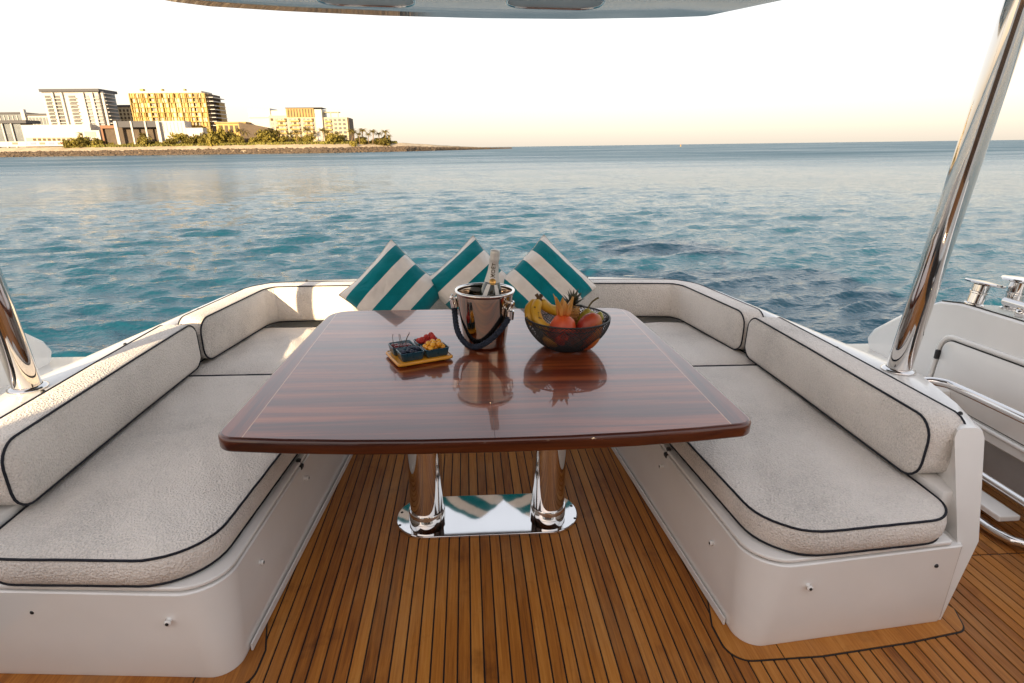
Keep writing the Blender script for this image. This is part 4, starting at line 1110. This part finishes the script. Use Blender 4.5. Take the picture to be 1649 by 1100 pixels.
# ------------------------------------------------------------------ fruit
def grad(name, cols, scale=18, rough=.45, axis='Z', lo=-.05, hi=.05, speck=None, bump=.15, bs=60):
    """colour running along one axis of the fruit, blotched and speckled"""
    m, n, l, b = new_mat(name); vec = coords(n, l); sep = n.new('ShaderNodeSeparateXYZ'); l.new(vec, sep.inputs[0])
    mr = n.new('ShaderNodeMapRange'); mr.inputs['From Min'].default_value = lo; mr.inputs['From Max'].default_value = hi; l.new(sep.outputs[axis], mr.inputs[0])
    nz = noise_n(n, l, vec, scale, 4); ad = n.new('ShaderNodeMath'); ad.operation = 'MULTIPLY_ADD'; ad.inputs[1].default_value = .7; l.new(nz, ad.inputs[0])
    sb = n.new('ShaderNodeMath'); sb.operation = 'SUBTRACT'; sb.inputs[1].default_value = .35; l.new(mr.outputs[0], sb.inputs[0]); l.new(sb.outputs[0], ad.inputs[2])
    r = ramp(n, [(i/(len(cols)-1), c) for i, c in enumerate(cols)]); l.new(ad.outputs[0], r.inputs[0]); src = r.outputs[0]
    if speck:
        v2 = noise_n(n, l, vec, speck[1], 2); rr = ramp(n, [(.60, (0, 0, 0)), (.68, (1, 1, 1))]); l.new(v2, rr.inputs[0])
        mx = n.new('ShaderNodeMix'); mx.data_type = 'RGBA'; l.new(rr.outputs[0], mx.inputs[0]); l.new(src, mx.inputs[6]); mx.inputs[7].default_value = (*speck[0], 1); src = mx.outputs[2]
    l.new(src, b.inputs['Base Color']); setp(b, rough=rough, sss=.05); b.inputs['Subsurface Radius'].default_value = (.01, .004, .002)
    bump_n(n, l, nz, bump, .003, b); return m
def at_bowl(x, y, z): return WB+Vector((x, y, z))
M['banana'] = grad('banana_skin', [(.42, .22, .01), (.62, .34, .02), (.66, .40, .03)], 12, .45, 'X', -.06, .06, ((.12, .06, .01), 45))
M['btip'] = plain('banana_tip', (.07, .035, .012), .8, var=.4, vscale=60)
def banana(path, rad, label):
    P = catmull([Vector(p) for p in path], 8); T = empty('banana', WB+Vector(path[0]), label, 'banana', 'bananas in the bowl')
    n = len(P); rr = []
    for i in range(n):
        t = i/(n-1); rr.append(rad*(min(1, .42+t*5.5) if t < .12 else (1 if t < .84 else max(.22, 1-((t-.84)/.16)**1.5*.85)))*(1+.02*math.sin(i)))
    # five-sided skin
    v, f = tube([q+WB for q in P], rr, 16)
    obj('skin', (v, f), M['banana'], T)
    obj('stalk', tube([WB+P[0]+(P[0]-P[1]).normalized()*.026+Vector((0, 0, .004)), WB+P[0]+(P[0]-P[1]).normalized()*.012, WB+P[0]+(P[1]-P[0])*.4], [.0075, .0062, rad*.5], 10), M['btip'], T)
    return T
st = (-.112, .02, .186)
banana([st, (-.128, -.012, .160), (-.122, -.042, .125), (-.096, -.055, .098), (-.060, -.045, .088)], .0205, 'front banana of the bunch, curving down into the bowl')
banana([(-.106, .026, .186), (-.082, .022, .160), (-.040, .030, .140), (.004, .034, .128), (.040, .026, .130)], .0195, 'banana of the bunch pointing right behind the dragon fruit')
banana([(-.120, .026, .184), (-.150, .012, .158), (-.150, -.010, .128), (-.13, -.02, .095)], .018, 'leftmost banana at the bowl rim')

def lump(R_, sq=(1, 1, 1), n=28, m=18, amp=.04, fq=2.2, seed=0, shape=None):
    loops = []
    for i in range(m+1):
        t = PI*i/m; L = []
        for k in range(n):
            a = 2*PI*k/n; d = Vector((math.sin(t)*math.cos(a), math.sin(t)*math.sin(a), -math.cos(t)))
            q = R_*(1+amp*noise.noise(d*fq+Vector((seed, seed, 0))))*(shape(t, a) if shape else 1)
            L.append((d.x*q*sq[0], d.y*q*sq[1], d.z*q*sq[2]))
        loops.append(L)
    return loft(loops)
M['dragon'] = grad('dragon_fruit_skin', [(.30, .012, .010), (.52, .040, .012), (.62, .10, .02)], 16, .4, 'Z', -.05, .05)
M['dleaf'] = grad('dragon_fruit_scale', [(.52, .035, .012), (.62, .14, .02), (.55, .26, .05)], 30, .5, 'Z', .0, .09)
def scale_leaf(base, direc, upv, L, w, curl):
    V, F = [], []; d = Vector(direc).normalized(); u = Vector(upv); s = d.cross(u).normalized(); u = s.cross(d).normalized(); m = 7
    for i in range(m+1):
        t = i/m; c = Vector(base)+d*L*t+u*curl*L*t*t; ww = w*(1-t)**.7*(1+.6*math.sin(PI*t))
        V += [tuple(c-s*ww+u*ww*.25), tuple(c+u*(-.10*ww)), tuple(c+s*ww+u*ww*.25)]
    for i in range(m):
        for j in range(2): q = i*3+j; F.append((q, q+1, q+4, q+3))
    return V, F
def dragon(loc, rot, R_, label):
    T = empty('dragon_fruit', WB+Vector(loc), label, 'dragon fruit', 'dragon fruits in the bowl', rot=rot)
    obj('skin', lump(R_, (.95, .95, 1.12), amp=.07, seed=2), M['dragon'], T, local=True)
    rg = random.Random(5)
    for k in range(11):
        a = k*2.4; t = .35+.1*k; zz = -math.cos(t)*R_*1.1; rr = math.sin(t)*R_*.93
        o = (math.cos(a), math.sin(a))
        obj('scale', scale_leaf((rr*o[0], rr*o[1], zz), (o[0]*.35, o[1]*.35, 1), (o[0], o[1], 0), .050, .017, .55), M['dleaf'], T, local=True)
    for k in range(6):
        a = k*1.05+.2; o = (math.cos(a), math.sin(a))
        s_ = obj('top_leaf', scale_leaf((o[0]*.014, o[1]*.014, R_*.98), (o[0]*.08+.05, o[1]*.08, 1), (o[0], o[1], 0), rg.uniform(.060, .085), .0165, rg.choice([.12, -.10, .35])), M['dleaf'], T, local=True)
        sol = s_.modifiers.new('thick', 'SOLIDIFY'); sol.thickness = .0018
    return T
dragon((-.030, -.075, .094), (R(-6), R(4), R(20)), .055, 'orange red dragon fruit with curled leaves at the front of the bowl')
M['mango'] = grad('mango_skin', [(.28, .020, .010), (.42, .070, .018), (.50, .20, .03)], 14, .42, 'X', -.05, .05, ((.22, .012, .014), 30))
o = obj('mango', lump(.056, (.92, .85, 1.38), amp=.06, fq=1.6, shape=lambda t, a: 1+.16*math.cos(t)), M['mango']); o.location = WB+Vector((.076, -.070, .098)); o.rotation_euler = (R(8), R(12), 0)
tag(o, 'large blushed red mango at the front right of the bowl', 'mango')
o = obj('mango', lump(.046, (1.15, .9, .85), amp=.04, seed=3), M['mango']); o.location = WB+Vector((.03, -.055, .055)); tag(o, 'red mango at the bottom of the bowl, seen through the mesh', 'mango')
o = obj('peach', lump(.040, (1, 1, .95), amp=.03, seed=6), grad('peach_skin', [(.45, .13, .02), (.55, .25, .04), (.5, .1, .03)], 12, .6)); o.location = WB+Vector((-.065, -.06, .058)); tag(o, 'orange peach low in the bowl under the dragon fruit', 'peach')
# pineapple
PA = empty('pineapple', WB+Vector((.012, .050, .105)), 'small pineapple with spiky dark crown at the back of the bowl', 'pineapple', rot=(R(14), R(10), 0))
M['pine'] = grad('pineapple_rind', [(.16, .04, .015), (.33, .11, .025), (.42, .20, .04)], 60, .6)
M['crown'] = grad('pineapple_leaf', [(.035, .030, .018), (.06, .062, .03), (.14, .10, .06)], 40, .55, 'Z', .06, .14)
def pine_body():
    V, F = [], []; m, n = 9, 12
    bod = lathe([(.02, -.062), (.034, -.05), (.040, -.02), (.040, .02), (.034, .05), (.016, .064)], 24)
    parts = [bod]
    for i in range(m):
        z = -.052+.104*i/(m-1); rr = .041*math.sqrt(max(.2, 1-(z/.075)**2))
        for k in range(n):
            a = 2*PI*(k+.5*(i % 2))/n; c = Vector((rr*math.cos(a), rr*math.sin(a), z)); o_ = Vector((math.cos(a), math.sin(a), 0)); s_ = Vector((-o_.y, o_.x, 0)); h = .0085
            parts.append(([tuple(c+s_*h*1.1), tuple(c+Vector((0, 0, h))), tuple(c-s_*h*1.1), tuple(c-Vector((0, 0, h))), tuple(c+o_*.0065+Vector((0, 0, .002)))], [(0, 1, 4), (1, 2, 4), (2, 3, 4), (3, 0, 4)]))
    return join(*parts)
obj('rind', pine_body(), M['pine'], PA, local=True, smooth=False)
rg = random.Random(2)
for k in range(26):
    a = k*2.4; t = k/26; o_ = (math.cos(a), math.sin(a))
    obj('crown_leaf', scale_leaf((o_[0]*.013*(1-t), o_[1]*.013*(1-t), .060+.012*t), (o_[0]*(1.0-t*.85), o_[1]*(1.0-t*.85), .55+t), (o_[0], o_[1], -.2), .040+.022*t*rg.uniform(.7, 1.1), .0062, .30), M['crown'], PA, local=True)
# pear with long stem, lemon, grapes
PE = empty('pear', WB+Vector((.075, .025, .098)), 'yellow green pear with long curved stem behind the mango', 'pear', rot=(R(-6), R(14), 0))
M['pear'] = grad('pear_skin', [(.16, .15, .012), (.26, .22, .02), (.34, .26, .03)], 18, .45)
obj('flesh', lathe([(.002, -.045), (.022, -.042), (.037, -.022), (.036, .0), (.026, .022), (.019, .038), (.012, .050), (.002, .053)], 32, cap=False), M['pear'], PE, local=True)
obj('stem', tube(catmull([(0, 0, .050), (.002, 0, .066), (.010, 0, .084), (.024, 0, .100), (.030, 0, .103)], 6), [.0036]*20+[.0042]*5, 8), plain('stem_green', (.10, .075, .018), .7, var=.3, vscale=60), PE, local=True)
M['grape'] = grad('grape_skin', [(.20, .19, .02), (.30, .27, .04), (.38, .32, .06)], 22, .3)
gp = None; rg = random.Random(9)
for k in range(15):
    x, y, z = .122+rg.uniform(-.022, .022), .012+rg.uniform(-.035, .03), .085+.0045*k*.9+rg.uniform(-.006, .006)
    if k > 10: z = .128+rg.uniform(-.008, .006); x -= .01
    if gp is None: o = gp = obj('grape', lump(.0125, (1, 1, 1.12), 16, 10, .02), M['grape'])
    else: o = inst(gp, 'grape')
    o.location = WB+Vector((x, y, z)); o.rotation_euler = (rg.uniform(-.6, .6), rg.uniform(-.6, .6), 0)
    tag(o, 'pale green grape heaped at the right rim of the fruit bowl', 'grape', 'grapes in the fruit bowl')

# ------------------------------------------------------------------ berry board
RZ = R(24); BO = Vector((-.262, 2.065, TT))
ca, sa = math.cos(RZ), math.sin(RZ)
def bl(u, v, z): return (BO.x+ca*u-sa*v, BO.y+sa*u+ca*v, BO.z+z)
def bxy(p): q = bl(p[0], p[1], 0); return (q[0], q[1])
M['amber'] = plain('amber_board', (.62, .27, .018), .35, var=.1, vscale=20, coat=.3)
board = round_poly([(-.100, -.082), (.115, -.082), (.115, .082), (-.100, .082)], .014, 6)
T = empty('serving_board', BO, 'amber yellow serving board under the four berry dishes', 'tray')
obj('plate', prism([bxy(p) for p in board], BO.z+.006, BO.z+.016, .003), M['amber'], T, angle=40)
obj('lip', tube([(q[0], q[1], BO.z+.0155) for q in [bxy(p) for p in resample(inset(board, .004), .02)]], .0026, 8, True), M['amber'], T)
for u in (-.07, .085):
    for v in (-.06, .06): obj('foot', lathe([(.008, .0), (.008, .0065)], 14, bl(u, v, 0)), M['amber'], T)
M['dish'] = plain('petrol_blue_ceramic', (.008, .055, .085), .28, var=.15, vscale=25, coat=.4)
def dish(u0, u1, v0, v1, label):
    cu, cv = (u0+u1)/2, (v0+v1)/2; z0, z1 = .0165, .050
    T = empty('berry_dish', bl(cu, cv, z0), label, 'dish', 'square berry dishes on the board')
    def rect(i): return round_poly([(u0+i, v0+i), (u1-i, v0+i), (u1-i, v1-i), (u0+i, v1-i)], max(.003, .011-i*.6), 5)
    L = []
    for i, z in ((.010, z0), (.006, z0+.003), (.001, z1-.004), (.0, z1-.0012), (.0012, z1), (.0030, z1), (.0042, z1-.0015), (.009, z0+.006), (.012, z0+.004)):
        L.append([bl(p[0], p[1], z) for p in rect(i)])
    obj('shell', loft(L), M['dish'], T, angle=60)
u0, um, u1 = -.090, .000, .106
dish(-.090, .000, .003, .078, 'petrol blue dish of dark cherries, left rear on the board')
dish(-.084, .006, -.074, -.001, 'petrol blue dish of blueberries, front left on the board')
dish(.0095, .104, .003, .078, 'petrol blue dish of red raspberries, rear right on the board')
dish(.0095, .104, -.074, -.001, 'petrol blue dish of golden berries, front right on the board')
def fill(name, base, u0, u1, v0, v1, r, n, label, cat, group, seed, hz=.040, mound=.010):
    rg = random.Random(seed); pts = []; first = None
    tries = 0
    while len(pts) < n and tries < 6000:
        tries += 1; u, v = rg.uniform(u0+r+.005, u1-r-.005), rg.uniform(v0+r+.005, v1-r-.005); lay = len(pts) >= n*.62
        z = hz+(r*1.15 if lay else 0)-mound*((u-(u0+u1)/2)**2/((u1-u0)/2)**2)*.3
        if all((u-a)**2+(v-b)**2+(z-c)**2 > (1.5*r)**2 for a, b, c in pts): pts.append((u, v, z))
    for (u, v, z) in pts:
        if first is None: o = first = base
        else: o = copy_tree(base)
        o.location = bl(u, v, z); o.rotation_euler = (rg.uniform(-.9, .9), rg.uniform(-.9, .9), rg.uniform(0, 6))
        tag(o, label, cat, group)
M['blue'] = grad('blueberry_skin', [(.008, .012, .030), (.018, .026, .055), (.05, .07, .11)], 90, .5)
b0 = obj('blueberry', lump(.0088, (1, 1, .88), 16, 10, .02, shape=lambda t, a: 1-.28*math.exp(-((PI-t)/.25)**2)), M['blue'])
fill('blueberry', b0, -.084, .006, -.074, -.001, .0088, 16, 'dusky blueberry in the front left dish', 'blueberry', 'blueberries in the dish', 1)
M['gberry'] = grad('golden_berry_skin', [(.62, .20, .008), (.72, .30, .015), (.76, .38, .03)], 60, .3, 'Z', -.01, .01)
b0 = obj('golden_berry', lump(.0106, (1, 1, 1), 18, 11, .02), M['gberry'])
fill('golden_berry', b0, .0095, .104, -.074, -.001, .0106, 16, 'round orange golden berry heaped in the front right dish', 'golden berry', 'golden berries in the dish', 5, hz=.049)
M['rasp'] = grad('raspberry_skin', [(.30, .010, .012), (.46, .022, .016), (.5, .06, .03)], 70, .4)
def rasp():
    sp = lump(.0034, (1, 1, 1), 8, 5, 0); parts = [lump(.0085, (1, 1, 1.1), 12, 8, 0)]
    for i in range(6):
        t = .35+i*.45; 
        for k in range(max(3, int(11*math.sin(t)))):
            a = 2*PI*k/max(3, int(11*math.sin(t)))+i; parts.append(xf(sp, Matrix.Translation((.0092*math.sin(t)*math.cos(a), .0092*math.sin(t)*math.sin(a), -.0105*math.cos(t)))))
    return join(*parts)
b0 = obj('raspberry', rasp(), M['rasp'])
fill('raspberry', b0, .0095, .104, .003, .078, .0118, 11, 'red raspberry heaped in the rear right dish', 'raspberry', 'raspberries in the dish', 3, hz=.047)
M['cherry'] = grad('cherry_skin', [(.05, .003, .006), (.10, .006, .010), (.20, .012, .018)], 50, .15)
M['cstem'] = plain('cherry_stem', (.085, .05, .025), .7, var=.3, vscale=90)
rg = random.Random(6); pts = []
while len(pts) < 11:
    u, v = rg.uniform(-.075, -.014), rg.uniform(.018, .064)
    if all((u-a)**2+(v-b)**2 > .0135**2 for a, b in pts): pts.append((u, v))
ch = None
for k, (u, v) in enumerate(pts):
    p = Vector(bl(u, v, .038+.003*(k % 3)))
    T = empty('cherry', p, 'dark red cherry in the left rear dish' if k > 4 else 'dark red cherry with upright stem in the left rear dish', 'cherry', 'cherries with stems' if k <= 4 else 'cherries in the dish')
    if ch is None: ch = obj('flesh', lump(.0102, (1.05, 1.05, .96), 18, 11, .02, shape=lambda t, a: 1-.2*math.exp(-((PI-t)/.35)**2)), M['cherry'], T, local=True)
    else: inst(ch, 'flesh', T)
    if k <= 4:
        dx, dy = rg.uniform(-.012, .012), rg.uniform(-.008, .008)
        obj('stem', tube(catmull([(0, 0, .006), (dx*.3, dy*.3, .018), (dx, dy, .034), (dx*1.6+.002, dy*1.4, .046), (dx*1.7+.003, dy*1.4, .049)], 5), [.0009]*16+[.0011, .0014, .0017, .0018, .0016], 6), M['cstem'], T, local=True)

# ------------------------------------------------------------------ heel the boat
for o in BOAT:
    if o.parent is None: o.matrix_basis = HEEL @ o.matrix_basis
